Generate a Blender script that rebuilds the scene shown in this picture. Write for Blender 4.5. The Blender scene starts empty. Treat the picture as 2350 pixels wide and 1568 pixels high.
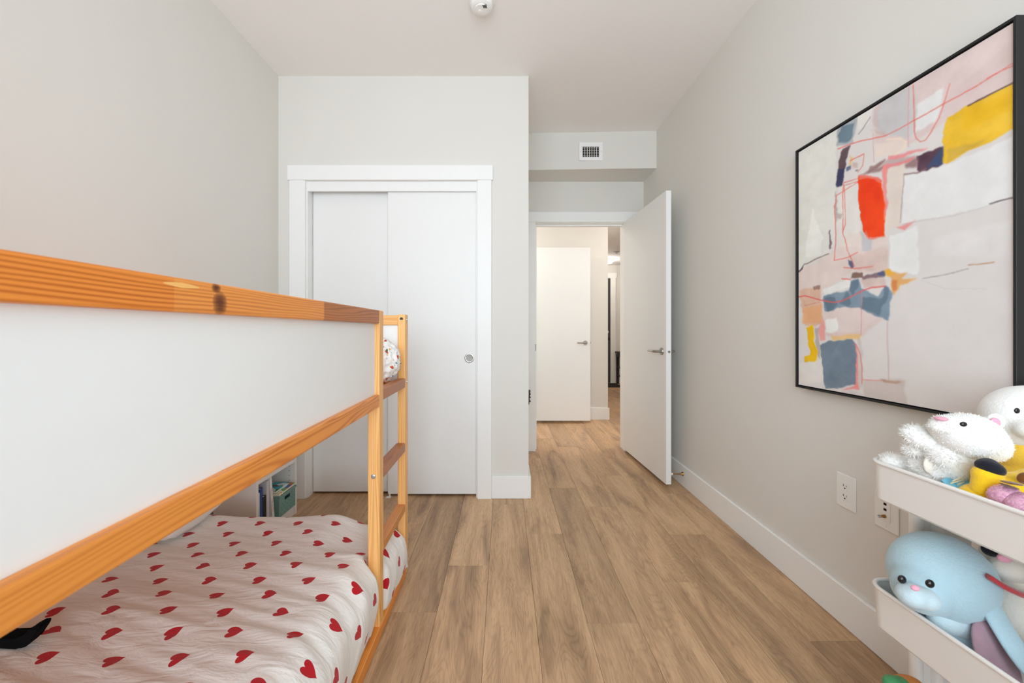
import bpy, bmesh, math, random
import numpy as np
from mathutils import Vector, Matrix, Euler, noise as mnoise
random.seed(7); np.random.seed(7)
S = bpy.context.scene
C = S.collection
R = math.radians
# ------------------------------------------------------------------ camera
F, VX, VY, CH = 895.0, 1157.0, 759.0, 1.088       # focal px, vanishing point, eye height (from the 2350x1568 photo)
cam = bpy.data.cameras.new('camera'); camo = bpy.data.objects.new('camera', cam); C.objects.link(camo)
cam.sensor_width = 36; cam.lens = F/2350*36
cam.shift_x = (1175-VX)/2350; cam.shift_y = -(784-VY)/2350
cam.clip_start = 0.02; cam.dof.use_dof = True; cam.dof.focus_distance = 2.6; cam.dof.aperture_fstop = 6.3; camo.location = (0, 0, CH); camo.rotation_euler = (R(90), 0, 0)
S.camera = camo
# ------------------------------------------------------------------ world, light, exposure
w = bpy.data.worlds.new('sky'); S.world = w; w.use_nodes = True
nt = w.node_tree; bg = nt.nodes['Background']
bg.inputs['Color'].default_value = (0.79, 0.905, 1.0, 1); bg.inputs['Strength'].default_value = 5.3
S.view_settings.view_transform = 'Standard'; S.view_settings.look = 'None'
S.view_settings.gamma = 1; S.view_settings.use_curve_mapping = False
S.view_settings.exposure = 0.38
S.cycles.use_denoising = True
S.cycles.max_bounces = 14; S.cycles.diffuse_bounces = 9; S.cycles.glossy_bounces = 4
S.cycles.transparent_max_bounces = 8
WIN = (-1.25, 1.05, 0.45, 2.55); YB = -0.72         # window opening (x0,x1,z0,z1) and back wall inner face
pl = bpy.data.lights.new('window_daylight', 'AREA'); pl.shape = 'RECTANGLE'
pl.size = WIN[1]-WIN[0]; pl.size_y = WIN[3]-WIN[2]; pl.cycles.is_portal = True
plo = bpy.data.objects.new('window_daylight', pl); C.objects.link(plo)
plo.location = ((WIN[0]+WIN[1])/2, YB-0.17, (WIN[2]+WIN[3])/2); plo.rotation_euler = (R(90), 0, 0)

def at(px, py, Y):                                   # photo pixel at depth Y
    s = F/Y; return Vector(((px-VX)/s, Y, CH-(py-VY)/s))
def onx(px, py, X):                                  # photo pixel on the plane x = X
    s = (px-VX)/X; return Vector((X, F/s, CH-(py-VY)/s))

# ------------------------------------------------------------------ materials
def srgb(r, g, b):
    def f(c):
        c /= 255.0
        return c/12.92 if c <= 0.04045 else ((c+0.055)/1.055)**2.4
    return (f(r), f(g), f(b), 1)
class NT:
    def __init__(s, name):
        s.m = bpy.data.materials.new(name); s.m.use_nodes = True
        s.t = s.m.node_tree; s.n = s.t.nodes; s.l = s.t.links; s.b = s.n['Principled BSDF']
    def node(s, typ, **kw):
        n = s.n.new(typ)
        for k, v in kw.items(): setattr(n, k, v)
        return n
    def put(s, sock, v):
        if isinstance(v, bpy.types.NodeSocket): s.l.new(v, sock)
        elif v is not None: sock.default_value = v
    def math(s, op, a, b=None, c=None, clamp=False):
        n = s.node('ShaderNodeMath', operation=op, use_clamp=clamp)
        for i, v in enumerate((a, b, c)):
            if v is not None: s.put(n.inputs[i], v)
        return n.outputs[0]
    def coords(s, kind='Object'):
        return s.node('ShaderNodeTexCoord').outputs[kind]
    def mapping(s, v, scale=(1,1,1), loc=(0,0,0)):
        n = s.node('ShaderNodeMapping'); s.l.new(v, n.inputs[0])
        s.put(n.inputs['Scale'], scale); s.put(n.inputs['Location'], loc); return n.outputs[0]
    def noise(s, v, scale, detail=3, rough=0.5, dist=0.0):
        n = s.node('ShaderNodeTexNoise'); s.l.new(v, n.inputs['Vector'])
        n.inputs['Scale'].default_value = scale; n.inputs['Detail'].default_value = detail
        n.inputs['Roughness'].default_value = rough; n.inputs['Distortion'].default_value = dist
        return n.outputs['Fac']
    def ramp(s, v, stops):
        n = s.node('ShaderNodeValToRGB'); s.put(n.inputs[0], v); e = n.color_ramp.elements
        while len(e) < len(stops): e.new(0.5)
        for i, (p, c) in enumerate(stops): e[i].position = p; e[i].color = c if len(c) == 4 else (*c, 1)
        return n.outputs[0]
    def mix(s, f, a, b, mode='MIX'):
        n = s.node('ShaderNodeMix', data_type='RGBA', blend_type=mode)
        s.put(n.inputs[0], f); s.put(n.inputs[6], a); s.put(n.inputs[7], b); return n.outputs[2]
    def sep(s, v):
        n = s.node('ShaderNodeSeparateXYZ'); s.l.new(v, n.inputs[0]); return n.outputs
    def comb(s, x, y, z):
        n = s.node('ShaderNodeCombineXYZ')
        for i, v in enumerate((x, y, z)): s.put(n.inputs[i], v)
        return n.outputs[0]
    def rand(s): return s.node('ShaderNodeObjectInfo').outputs['Random']
    def bump(s, h, strength=0.2, dist=0.002):
        n = s.node('ShaderNodeBump'); s.put(n.inputs['Height'], h)
        n.inputs['Strength'].default_value = strength; n.inputs['Distance'].default_value = dist
        s.l.new(n.outputs[0], s.b.inputs['Normal'])
    def base(s, c, rough=0.5, spec=0.5, metal=0.0):
        s.put(s.b.inputs['Base Color'], c); s.put(s.b.inputs['Roughness'], rough)
        s.b.inputs['Specular IOR Level'].default_value = spec; s.b.inputs['Metallic'].default_value = metal
        return s

def plain(name, col, rough=0.5, spec=0.4, metal=0.0, var=0.03, scale=40, bump=0.0):
    k = NT(name); v = k.noise(k.coords(), scale, 3)
    c2 = tuple(max(0, x*(1-var*2)) for x in col[:3]) + (1,)
    k.base(k.mix(v, c2, col), rough, spec, metal)
    if bump: k.bump(v, bump, 0.002)
    return k.m

M = {}
M['wall'] = plain('wall_paint', srgb(226,223,217), 0.72, 0.25, var=0.012, scale=300, bump=0.06)
M['ceil'] = plain('ceiling_paint', srgb(243,240,237), 0.8, 0.2, var=0.01, scale=300, bump=0.05)
M['trim'] = plain('trim_paint', srgb(243,243,241), 0.38, 0.4, var=0.008, scale=60)
M['door'] = plain('door_paint', srgb(240,240,238), 0.42, 0.4, var=0.01, scale=80)
M['plastic'] = plain('white_plastic', srgb(240,239,235), 0.35, 0.5, var=0.01)
M['dark'] = plain('dark_slot', srgb(40,36,34), 0.8, 0.1)
M['grey_duct'] = plain('duct_metal', srgb(120,116,112), 0.6, 0.3)
M['nickel'] = plain('satin_nickel', srgb(176,173,168), 0.28, 0.5, metal=1.0, var=0.02)
M['brass'] = plain('brass', srgb(170,130,80), 0.3, 0.5, metal=1.0)
M['zinc'] = plain('zinc_bolt', srgb(190,195,200), 0.35, 0.5, metal=1.0)
M['panel'] = plain('white_panel', srgb(240,240,238), 0.45, 0.4, var=0.01, scale=20)
M['black_frame'] = plain('black_frame', srgb(34,33,33), 0.5, 0.35, var=0.05)
M['cart'] = plain('white_enamel', srgb(238,234,229), 0.35, 0.5, var=0.008)
M['shelf'] = plain('white_shelf', srgb(232,229,224), 0.45, 0.4, var=0.01)
M['dark_wood'] = plain('dark_wood', srgb(52,40,33), 0.45, 0.4, var=0.1, scale=30)
M['brown_wood'] = plain('brown_wood', srgb(96,72,54), 0.55, 0.3, var=0.2, scale=60)
M['dark_door'] = plain('dark_door', srgb(66,66,66), 0.5, 0.3)
M['mat'] = plain('door_mat', srgb(70,62,58), 0.95, 0.05, var=0.2, scale=400, bump=0.5)
M['subfloor'] = plain('subfloor', srgb(70,56,44), 0.9, 0.1)

def pine(name, axis, light, dark, freq=120.0, amp=11.0, seg=None, knots=(), patch=None, red=None):
    k = NT(name); o = k.coords(); r = k.rand()
    off = k.node('ShaderNodeVectorMath', operation='ADD'); k.l.new(o, off.inputs[0])
    k.l.new(k.comb(k.math('MULTIPLY', r, 13.0), k.math('MULTIPLY', r, 7.0), k.math('MULTIPLY', r, 29.0)), off.inputs[1])
    sc = [13.0, 13.0, 13.0]; sc['XYZ'.index(axis)] = 0.9
    v = k.mapping(off.outputs[0], tuple(sc))
    n = k.noise(v, 1.1, 1, 0.4, 0.0)
    ps = k.sep(off.outputs[0]); ia = 'XYZ'.index(axis); ot = [i for i in (2, 0, 1) if i != ia]
    acr = k.math('ADD', ps[ot[0]], k.math('MULTIPLY', ps[ot[1]], 0.75))
    ph = k.math('ADD', k.math('MULTIPLY', acr, freq), k.math('MULTIPLY', k.math('ADD', n, k.math('MULTIPLY', k.noise(v, 3.1, 1), 0.22)), amp))
    lines = k.math('SINE', k.math('MULTIPLY', ph, 6.2832))
    lines = k.math('POWER', k.math('MULTIPLY_ADD', lines, 0.5, 0.5), 1.8)
    lines = k.math('MULTIPLY', lines, k.math('MULTIPLY_ADD', k.noise(v, 1.7, 2), 1.5, -0.12), clamp=True)
    fs = [420.0]*3; fs['XYZ'.index(axis)] = 9.0
    fine = k.noise(k.mapping(off.outputs[0], tuple(fs)), 1.0, 2)
    col = k.mix(lines, light, dark)
    col = k.mix(k.math('MULTIPLY', fine, 0.16), col, dark)
    big = k.noise(v, 0.5, 1)
    col = k.mix(k.math('MULTIPLY', big, 0.30), col, (light[0]*1.12, light[1]*1.25, light[2]*1.4, 1))
    p = k.sep(o)
    if red is not None:                               # a darker, redder finger-jointed length
        t = k.math('GREATER_THAN', k.math('ADD', p['XYZ'.index(axis)],
              k.math('MULTIPLY', k.math('PINGPONG', p[2], 0.003), 2.0)), red)
        col = k.mix(k.math('MULTIPLY', t, 0.8), col, k.mix(lines, srgb(176,104,60), srgb(122,62,30)))
    if seg is not None:
        t = k.math('LESS_THAN', p['XYZ'.index(axis)], seg)
        col = k.mix(k.math('MULTIPLY', t, 0.75), col, k.mix(lines, srgb(232,138,52), srgb(186,92,22)))
    for (a, z, ra, rz) in knots:
        dx = k.math('DIVIDE', k.math('SUBTRACT', p['XYZ'.index(axis)], a), ra)
        dz = k.math('DIVIDE', k.math('SUBTRACT', p[2], z), rz)
        d = k.math('ADD', k.math('MULTIPLY', dx, dx), k.math('MULTIPLY', dz, dz))
        f = k.math('SUBTRACT', 1.0, k.math('ADD', d, k.math('MULTIPLY', k.math('SUBTRACT', fine, 0.5), 0.9)), clamp=True)
        col = k.mix(k.math('POWER', f, 0.6), col, srgb(98,44,14))
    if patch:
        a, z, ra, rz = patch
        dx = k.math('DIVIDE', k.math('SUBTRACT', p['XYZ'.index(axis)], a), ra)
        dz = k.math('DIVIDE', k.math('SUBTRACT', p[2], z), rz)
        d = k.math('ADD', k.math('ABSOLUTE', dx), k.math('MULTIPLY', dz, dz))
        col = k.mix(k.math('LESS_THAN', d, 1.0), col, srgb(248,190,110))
    k.base(col, 0.38, 0.4); k.bump(lines, 0.05, 0.001)
    return k.m
PL, PD = srgb(232,158,82), srgb(190,104,38)
M['pine_z'] = pine('pine_upright', 'Z', srgb(246,190,118), srgb(216,142,70))
M['pine_y'] = pine('pine_rail', 'Y', srgb(236,152,68), srgb(186,92,24), freq=115.0, amp=13.0)
M['pine_x'] = pine('pine_crosswise', 'X', srgb(242,184,116), srgb(212,140,70))
M['pine_rung'] = pine('pine_rung', 'Y', srgb(222,150,84), srgb(178,106,54))
M['pine_red'] = pine('pine_reddish', 'Y', srgb(186,118,72), srgb(140,80,44))
TRC = (-0.3+1.377)/2                                   # top rail centre along y
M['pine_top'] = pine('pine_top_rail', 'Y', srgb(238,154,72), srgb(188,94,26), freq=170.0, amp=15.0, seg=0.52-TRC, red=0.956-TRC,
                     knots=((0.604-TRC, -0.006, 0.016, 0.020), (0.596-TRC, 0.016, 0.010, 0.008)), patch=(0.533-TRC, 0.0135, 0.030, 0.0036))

def oak():
    k = NT('oak_plank'); o = k.coords(); r = k.rand()
    off = k.node('ShaderNodeVectorMath', operation='ADD'); k.l.new(o, off.inputs[0])
    k.l.new(k.comb(k.math('MULTIPLY', r, 31.0), k.math('MULTIPLY', r, 53.0), k.math('MULTIPLY', r, 17.0)), off.inputs[1])
    v = off.outputs[0]
    n = k.noise(k.mapping(v, (8.5, 1.3, 1.0)), 1.3, 2, 0.45, 0.6)
    lines = k.math('MULTIPLY_ADD', k.math('SINE', k.math('MULTIPLY', n, 150.0)), 0.5, 0.5)
    blot = k.noise(k.mapping(v, (5.5, 0.9, 1.0)), 1.6, 3, 0.55, 0.9)
    pore = k.noise(k.mapping(v, (330.0, 14.0, 1.0)), 1.0, 3, 0.65)
    streak = k.noise(k.mapping(v, (55.0, 1.6, 1.0)), 1.0, 3, 0.6, 0.3)
    c = k.ramp(blot, [(0.26, srgb(158,130,103)), (0.40, srgb(194,161,126)), (0.52, srgb(215,180,142)), (0.75, srgb(230,197,158))])
    c = k.mix(k.math('MULTIPLY', k.ramp(streak, [(0.40, (1,1,1)), (0.62, (0,0,0))]), 0.20), c, srgb(150,120,92))
    c = k.mix(k.math('MULTIPLY', k.math('POWER', lines, 3.0), k.math('MULTIPLY', k.ramp(blot, [(0.30, (1,1,1)), (0.60, (0.25,0.25,0.25))]), 0.34)), c, srgb(112,86,64))
    c = k.mix(k.math('MULTIPLY', k.ramp(pore, [(0.50, (0,0,0)), (0.68, (1,1,1))]), 0.42), c, srgb(136,106,80))
    tint = k.ramp(r, [(0.0, srgb(216,210,204)), (0.35, srgb(240,234,228)), (0.7, srgb(255,251,246)), (1.0, srgb(232,223,212))])
    c = k.mix(0.9, c, tint, 'MULTIPLY')
    k.base(c, k.math('MULTIPLY_ADD', pore, 0.16, 0.34), 0.4); k.bump(pore, 0.08, 0.001)
    return k.m
M['oak'] = oak()

# ------------------------------------------------------------------ builders
W = {}
class MB:
    def __init__(s): s.bm = bmesh.new()
    def box(s, x0, x1, y0, y1, z0, z1, bev=0.0, seg=2):
        if x1 < x0: x0, x1 = x1, x0
        if y1 < y0: y0, y1 = y1, y0
        if z1 < z0: z0, z1 = z1, z0
        r = bmesh.ops.create_cube(s.bm, size=1.0)
        for v in r['verts']:
            v.co = Vector((x0 if v.co.x < 0 else x1, y0 if v.co.y < 0 else y1, z0 if v.co.z < 0 else z1))
        if bev:
            es = list({e for v in r['verts'] for e in v.link_edges})
            bmesh.ops.bevel(s.bm, geom=es, offset=bev, segments=seg, affect='EDGES', profile=0.5)
        return s
    def tube(s, pts, rad, n=12, cap=True):
        pts = [Vector(p) for p in pts]; rings = []; last = None
        for i, p in enumerate(pts):
            a = pts[max(i-1, 0)]; b = pts[min(i+1, len(pts)-1)]; d = (b-a).normalized()
            if last is None:
                ref = Vector((0, 0, 1)) if abs(d.z) < 0.9 else Vector((1, 0, 0)); u = d.cross(ref).normalized()
            else: u = (last - d*last.dot(d)).normalized()
            last = u; v = d.cross(u); rr = rad[i] if isinstance(rad, (list, tuple)) else rad
            rings.append([s.bm.verts.new(p + u*math.cos(2*math.pi*j/n)*rr + v*math.sin(2*math.pi*j/n)*rr) for j in range(n)])
        for a, b in zip(rings, rings[1:]):
            for j in range(n): s.bm.faces.new((a[j], a[(j+1) % n], b[(j+1) % n], b[j]))
        if cap: s.bm.faces.new(rings[0][::-1]); s.bm.faces.new(rings[-1])
        return s
    def lathe(s, prof, org, axis=(0, 0, 1), n=32):          # prof: (radius, distance along axis)
        ax = Vector(axis).normalized(); ref = Vector((0, 0, 1)) if abs(ax.z) < 0.9 else Vector((1, 0, 0))
        u = ax.cross(ref).normalized(); v = ax.cross(u); org = Vector(org); rings = []
        for r_, h in prof:
            if r_ < 1e-6: rings.append([s.bm.verts.new(org+ax*h)])
            else: rings.append([s.bm.verts.new(org+ax*h+(u*math.cos(2*math.pi*j/n)+v*math.sin(2*math.pi*j/n))*r_) for j in range(n)])
        for a, b in zip(rings, rings[1:]):
            for j in range(n):
                q = [a[j % len(a)], a[(j+1) % len(a)], b[(j+1) % len(b)], b[j % len(b)]]
                q = list(dict.fromkeys(q))
                if len(q) > 2:
                    try: s.bm.faces.new(q)
                    except ValueError: pass
        return s
    def ell(s, c, rad, rot=(0, 0, 0), sub=3):
        r = bmesh.ops.create_icosphere(s.bm, subdivisions=sub, radius=1.0)
        m = Matrix.Translation(Vector(c)) @ Euler(rot).to_matrix().to_4x4() @ Matrix.Diagonal((*rad, 1))
        for v in r['verts']: v.co = m @ v.co
        return s
    def prism(s, pts, d):                                   # closed 3-D outline extruded by vector d
        d = Vector(d); a = [s.bm.verts.new(Vector(p)) for p in pts]; b = [s.bm.verts.new(Vector(p)+d) for p in pts]
        n = len(pts); s.bm.faces.new(a); s.bm.faces.new(b[::-1])
        for i in range(n): s.bm.faces.new((a[(i+1) % n], a[i], b[i], b[(i+1) % n]))
        return s
def link(o, parent=None, loc=Vector((0, 0, 0))):
    C.objects.link(o); o.location = loc; W[o] = Vector(loc)
    if parent is not None:
        o.parent = parent; o.matrix_parent_inverse = Matrix.Translation(-W[parent])
    return o
def obj(name, mb, mat, parent=None, smooth=False, base=False):
    bm = mb.bm if isinstance(mb, MB) else mb
    bmesh.ops.recalc_face_normals(bm, faces=bm.faces[:])
    lo = Vector([min(v.co[i] for v in bm.verts) for i in range(3)]); hi = Vector([max(v.co[i] for v in bm.verts) for i in range(3)])
    c = (lo+hi)/2
    if base: c.z = lo.z
    bmesh.ops.translate(bm, verts=bm.verts[:], vec=-c)
    me = bpy.data.meshes.new(name); bm.to_mesh(me); bm.free()
    me.materials.append(M[mat] if isinstance(mat, str) else mat)
    if smooth:
        me.shade_smooth()
        me.set_sharp_from_angle(angle=R(40))
    return link(bpy.data.objects.new(name, me), parent, c)
def meshobj(name, verts, faces, mat, parent=None, smooth=True, center=True):
    verts = np.asarray(verts, dtype=float)
    c = (verts.min(0)+verts.max(0))/2 if center else np.zeros(3)
    me = bpy.data.meshes.new(name); me.from_pydata((verts-c).tolist(), [], [list(map(int, f)) for f in faces])
    me.materials.append(M[mat] if isinstance(mat, str) else mat)
    if smooth: me.shade_smooth()
    return link(bpy.data.objects.new(name, me), parent, Vector(c))
def tag(o, label, cat, group=None, kind=None):
    o['label'] = label; o['category'] = cat
    if group: o['group'] = group
    if kind: o['kind'] = kind
    return o
def thing(name, loc, label, cat, group=None, kind=None):
    o = bpy.data.objects.new(name, None); o.empty_display_size = 0.05; link(o, None, Vector(loc)); return tag(o, label, cat, group, kind)
def struct(name, mb, mat, label, cat):
    return tag(obj(name, mb, mat), label, cat, kind='structure')
def box(*a, **k): return MB().box(*a, **k)

# ------------------------------------------------------------------ the room
XL, XR, YC, YD, ZC = -1.467, 1.262, 2.535, 3.529, 2.743   # left wall, right wall, closet wall, door wall, ceiling
XK = 0.1586                                               # closet corner
YH, YF, ZH = 4.773, 8.06, 2.44                            # hall wall, far wall, hall ceiling
struct('wall_left', box(XL-0.12, XL, YB-0.12, YC+0.8, 0, ZC), 'wall', 'plain pale grey wall along the bunk bed', 'wall')
struct('wall_right', box(XR, XR+0.12, YB-0.12, YD+0.12, 0, ZC), 'wall', 'pale grey wall carrying the framed abstract painting', 'wall')
cw = MB(); ZO = 2.06; XO0, XO1 = -1.286, -0.173
cw.box(XL, XO0, YC, YC+0.12, 0, ZC).box(XO1, XK, YC, YC+0.12, 0, ZC).box(XO0, XO1, YC, YC+0.12, ZO, ZC)
struct('wall_closet', cw, 'wall', 'pale grey wall around the sliding closet doors', 'wall')
struct('wall_closet_side', box(XK-0.12, XK, YC+0.12, YD, 0, ZC), 'wall', 'closet end wall beside the entry passage', 'wall')
struct('wall_closet_back', box(XL, XK-0.12, YC+0.72, YC+0.8, 0, ZC), 'wall', 'back wall inside the closet behind the sliding doors', 'wall')
dw = MB(); DX0, DX1, DZ = 0.285, 1.085, 2.06
dw.box(XK-0.12, DX0-0.02, YD, YD+0.12, 0, ZC).box(DX1+0.02, XR, YD, YD+0.12, 0, ZC).box(DX0-0.02, DX1+0.02, YD, YD+0.12, DZ+0.02, ZC)
struct('wall_entry', dw, 'wall', 'pale grey wall above the open bedroom doorway', 'wall')
bk = MB(); s_ = [(XK, 3.272), (XR, 3.231), (XR, YD), (XK, YD)]
bk.prism([(x, y, 2.435) for x, y in s_], (0, 0, ZC-2.435))
struct('wall_bulkhead', bk, 'wall', 'dropped bulkhead with air vent above the entry passage', 'bulkhead')
bw = MB()
bw.box(XL, WIN[0], YB-0.12, YB, 0, ZC).box(WIN[1], XR, YB-0.12, YB, 0, ZC).box(WIN[0], WIN[1], YB-0.12, YB, 0, WIN[2]).box(WIN[0], WIN[1], YB-0.12, YB, WIN[3], ZC)
struct('wall_back', bw, 'wall', 'window wall behind the viewer', 'wall')
struct('ceiling', box(XL-0.12, XR+0.12, YB-0.12, YD+0.12, ZC, ZC+0.1), 'ceil', 'smooth white bedroom ceiling', 'ceiling')
win = thing('window_1', ((WIN[0]+WIN[1])/2, YB-0.08, WIN[2]), 'wide white framed window behind the viewer', 'window', kind='structure')
for i in range(4):
    x = WIN[0]+0.03+(WIN[1]-WIN[0]-0.06)*i/3
    obj('frame_post', box(x-0.025, x+0.025, YB-0.10, YB-0.05, WIN[2]+0.05, WIN[3]-0.05), 'trim', win)
obj('frame_rail', box(WIN[0], WIN[1], YB-0.10, YB-0.05, WIN[2], WIN[2]+0.05), 'trim', win)
obj('frame_rail', box(WIN[0], WIN[1], YB-0.10, YB-0.05, WIN[3]-0.05, WIN[3]), 'trim', win)
gk = NT('window_glass'); tr = gk.node('ShaderNodeBsdfTransparent'); gl = gk.node('ShaderNodeBsdfGlossy'); gl.inputs['Roughness'].default_value = 0.02
fr = gk.node('ShaderNodeFresnel'); fr.inputs[0].default_value = 1.3; mx = gk.node('ShaderNodeMixShader')
gk.l.new(fr.outputs[0], mx.inputs[0]); gk.l.new(tr.outputs[0], mx.inputs[1]); gk.l.new(gl.outputs[0], mx.inputs[2])
gk.l.new(mx.outputs[0], gk.n['Material Output'].inputs['Surface']); M['glass'] = gk.m
for i in range(3):
    x = WIN[0]+0.03+(WIN[1]-WIN[0]-0.06)*i/3
    obj('pane', box(x+0.02, x+(WIN[1]-WIN[0]-0.06)/3-0.02, YB-0.078, YB-0.072, WIN[2]+0.04, WIN[3]-0.04), 'glass', win)
# hall
hw = MB()
hw.box(-1.0, 1.27, YH, YH+0.12, 0, ZH).box(1.15, 1.27, YH+0.12, YF, 0, ZH)
struct('wall_hall', hw, 'wall', 'bright hallway wall behind the open white hall door', 'wall')
struct('wall_hall_far', box(1.15, 4.0, YF, YF+0.12, 0, ZH), 'wall', 'far hallway wall around the dark door', 'wall')
struct('wall_hall_left', box(-1.12, -1.0, YD+0.12, YH+0.12, 0, ZH), 'wall', 'hallway end wall out past the closet', 'wall')
struct('wall_hall_right', box(4.0, 4.12, YD, YF+0.12, 0, ZH), 'wall', 'hallway wall at the far right', 'wall')
struct('wall_hall_front', box(XR+0.12, 4.0, YD, YD+0.12, 0, ZH), 'wall', 'hallway wall continuing past the bedroom doorway', 'wall')
struct('ceiling_hall', box(-1.12, 4.12, YD+0.12, YF+0.12, ZH, ZH+0.1), 'ceil', 'lower white hallway ceiling', 'ceiling')
# floor of planks
fl = tag(obj('floor', box(XL-0.12, 4.12, YB-0.12, YF+0.12, -0.06, -0.012), 'subfloor'), 'light brown oak plank floor running through bedroom and hall', 'floor', kind='structure')
PW, PLN, G = 0.19, 1.24, 0.0008
known = {-3: 2.10, -2: 1.507, -1: 1.805, 0: 2.44, 1: 2.086, 2: 1.451, 3: 2.41, 4: 1.688, 5: 2.08, 6: 1.366}
pmesh = {}
def plank(x0, x1, y0, y1):
    key = (round(x1-x0, 3), round(y1-y0, 3))
    if key not in pmesh:
        m = MB().box(-(key[0]/2)+G/2, key[0]/2-G/2, -(key[1]/2)+G/2, key[1]/2-G/2, -0.012, 0.0)
        top = [e for e in m.bm.edges if all(v.co.z > -0.001 for v in e.verts)]
        bmesh.ops.bevel(m.bm, geom=top, offset=0.0006, segments=1, affect='EDGES')
        me = bpy.data.meshes.new('plank'); m.bm.to_mesh(me); m.bm.free(); me.materials.append(M['oak']); pmesh[key] = me
    link(bpy.data.objects.new('plank', pmesh[key]), fl, Vector(((x0+x1)/2, (y0+y1)/2, 0)))
rp = random.Random(3)
for k in range(-9, 16):
    x0 = -0.07+PW*k; x1 = x0+PW
    if k > 15: continue
    j0 = known.get(k, rp.uniform(0, PLN))
    ya = (YB if x1 <= XR+0.05 else YD+0.06); yb = (YF if x1 > 1.2 else YH) if x1 > XK else YD
    if x0 < -0.62: yb = YC+0.7
    x0c, x1c = max(x0, XL), x1
    y = j0-PLN*math.ceil((j0-ya)/PLN)
    while y < yb:
        a, b = max(y, ya), min(y+PLN, yb)
        if b-a > 0.02: plank(x0c, x1c, a, b)
        y += PLN
# baseboards
BH = 0.145
def bb(name, b, label): return struct(name, MB().box(*b, bev=0.003, seg=1), 'trim', label, 'baseboard')
bb('baseboard_right', (XR-0.015, XR, YB, YD, 0, BH), 'tall white baseboard along the painting wall')
bb('baseboard_left', (XL, XL+0.015, YB, YC-0.001, 0, BH), 'tall white baseboard along the wall beside the bed')
bb('baseboard_closet', (-0.0815, XK+0.0, YC-0.015, YC, 0, BH), 'short white baseboard right of the closet doors')
bb('baseboard_closet_side', (XK, XK+0.015, YC-0.015, YD, 0, BH), 'white baseboard round the closet corner into the passage')
bb('baseboard_hall', (1.015, 1.285, YH-0.015, YH, 0, BH), 'white baseboard at the hallway corner')
bb('baseboard_hall_far', (2.32, 4.0, YF-0.015, YF, 0, BH), 'white baseboard on the far hallway wall')
# closet casing and sliding doors
t1 = thing('trim_1', (-0.73, YC, 0), 'flat white casing round the sliding closet doors', 'door casing', kind='structure')
obj('side_casing', box(-1.388, XO0, YC-0.018, YC, 0, ZO, bev=0.002), 'trim', t1)
obj('side_casing', box(XO1, -0.082, YC-0.018, YC, 0, ZO, bev=0.002), 'trim', t1)
obj('head_casing', box(-1.398, -0.073, YC-0.024, YC, ZO, 2.154, bev=0.002), 'trim', t1)
obj('jamb', box(XO0, XO0+0.008, YC, YC+0.12, 0, ZO), 'trim', t1)
obj('jamb', box(XO1-0.008, XO1, YC, YC+0.12, 0, ZO), 'trim', t1)
obj('track_fascia', box(XO0+0.008, XO1-0.008, YC+0.004, YC+0.02, 1.997, ZO), 'trim', t1)
def sliding(n, x0, x1, y0, label, pull=None):
    d = thing(n, ((x0+x1)/2, y0+0.017, 0.012), label, 'sliding door', kind='structure')
    obj('door_panel', box(x0, x1, y0, y0+0.034, 0.014, 2.03, bev=0.0015, seg=1), 'door', d)
    if pull:
        px, pz = pull
        c = obj('finger_pull', MB().lathe([(0.031, -0.0005), (0.031, 0.0025), (0.0275, 0.004), (0.0225, 0.003), (0.021, 0.0004), (0.0, 0.0002)], (px, y0, pz), (0, -1, 0), 40), 'nickel', d, True)
        obj('pull_cup', MB().lathe([(0.0205, 0.0012), (0.0, 0.0006)], (px, y0-0.0004, pz), (0, -1, 0), 32), M_cup, c, True)
    return d
M_cup = plain('pull_cup_finish', srgb(150,146,140), 0.45, 0.5, metal=0.7)
sliding('door_2', XO0+0.012, -0.69, YC+0.066, 'left white sliding closet door, set behind the other one')
sliding('door_3', (890-VX)/(F/(YC+0.026)), XO1-0.009, YC+0.026, 'right white sliding closet door with round metal finger pull', ((1077-VX)/349.5, CH-(822-VY)/349.5))
g = thing('floor_guide', at(893, 1137, YC+0.02).xy.to_3d(), 'small white plastic guide at the closet doors’ lower edge', 'door guide')
gx = (893-VX)/350
obj('base_plate', box(gx-0.014, gx+0.016, YC-0.005, YC+0.02, 0.0, 0.004, bev=0.001), 'plastic', g)
obj('guide_fin', box(gx+0.004, gx+0.010, YC+0.002, YC+0.024, 0.004, 0.028, bev=0.001), 'plastic', g)
# entry casing
t2 = thing('trim_2', ((DX0+DX1)/2, YD, 0), 'white casing and jamb of the open bedroom doorway', 'door casing', kind='structure')
obj('side_casing', box(XK+0.016, DX0-0.004, YD-0.018, YD, 0, 2.066, bev=0.002), 'trim', t2)
obj('side_casing', box(DX1+0.004, XR-0.016, YD-0.018, YD, 0, 2.066, bev=0.002), 'trim', t2)
obj('head_casing', box(XK, XR-0.002, YD-0.022, YD, 2.066, 2.157, bev=0.002), 'trim', t2)
obj('jamb', box(DX0-0.02, DX0, YD, YD+0.12, 0, DZ), 'trim', t2)
obj('jamb', box(DX1, DX1+0.02, YD, YD+0.12, 0, DZ), 'trim', t2)
obj('head_jamb', box(DX0-0.02, DX1+0.02, YD, YD+0.12, DZ, DZ+0.02), 'trim', t2)
obj('door_stop_strip', box(DX0, DX1, YD+0.045, YD+0.08, DZ-0.014, DZ), 'trim', t2)
obj('door_stop_strip', box(DX0, DX0+0.012, YD+0.045, YD+0.08, 0, DZ-0.014), 'trim', t2)
obj('strike_plate', box(DX0-0.006, DX0+0.0015, YD-0.0205, YD+0.03, 0.905, 0.965), M_cup, t2)

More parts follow.
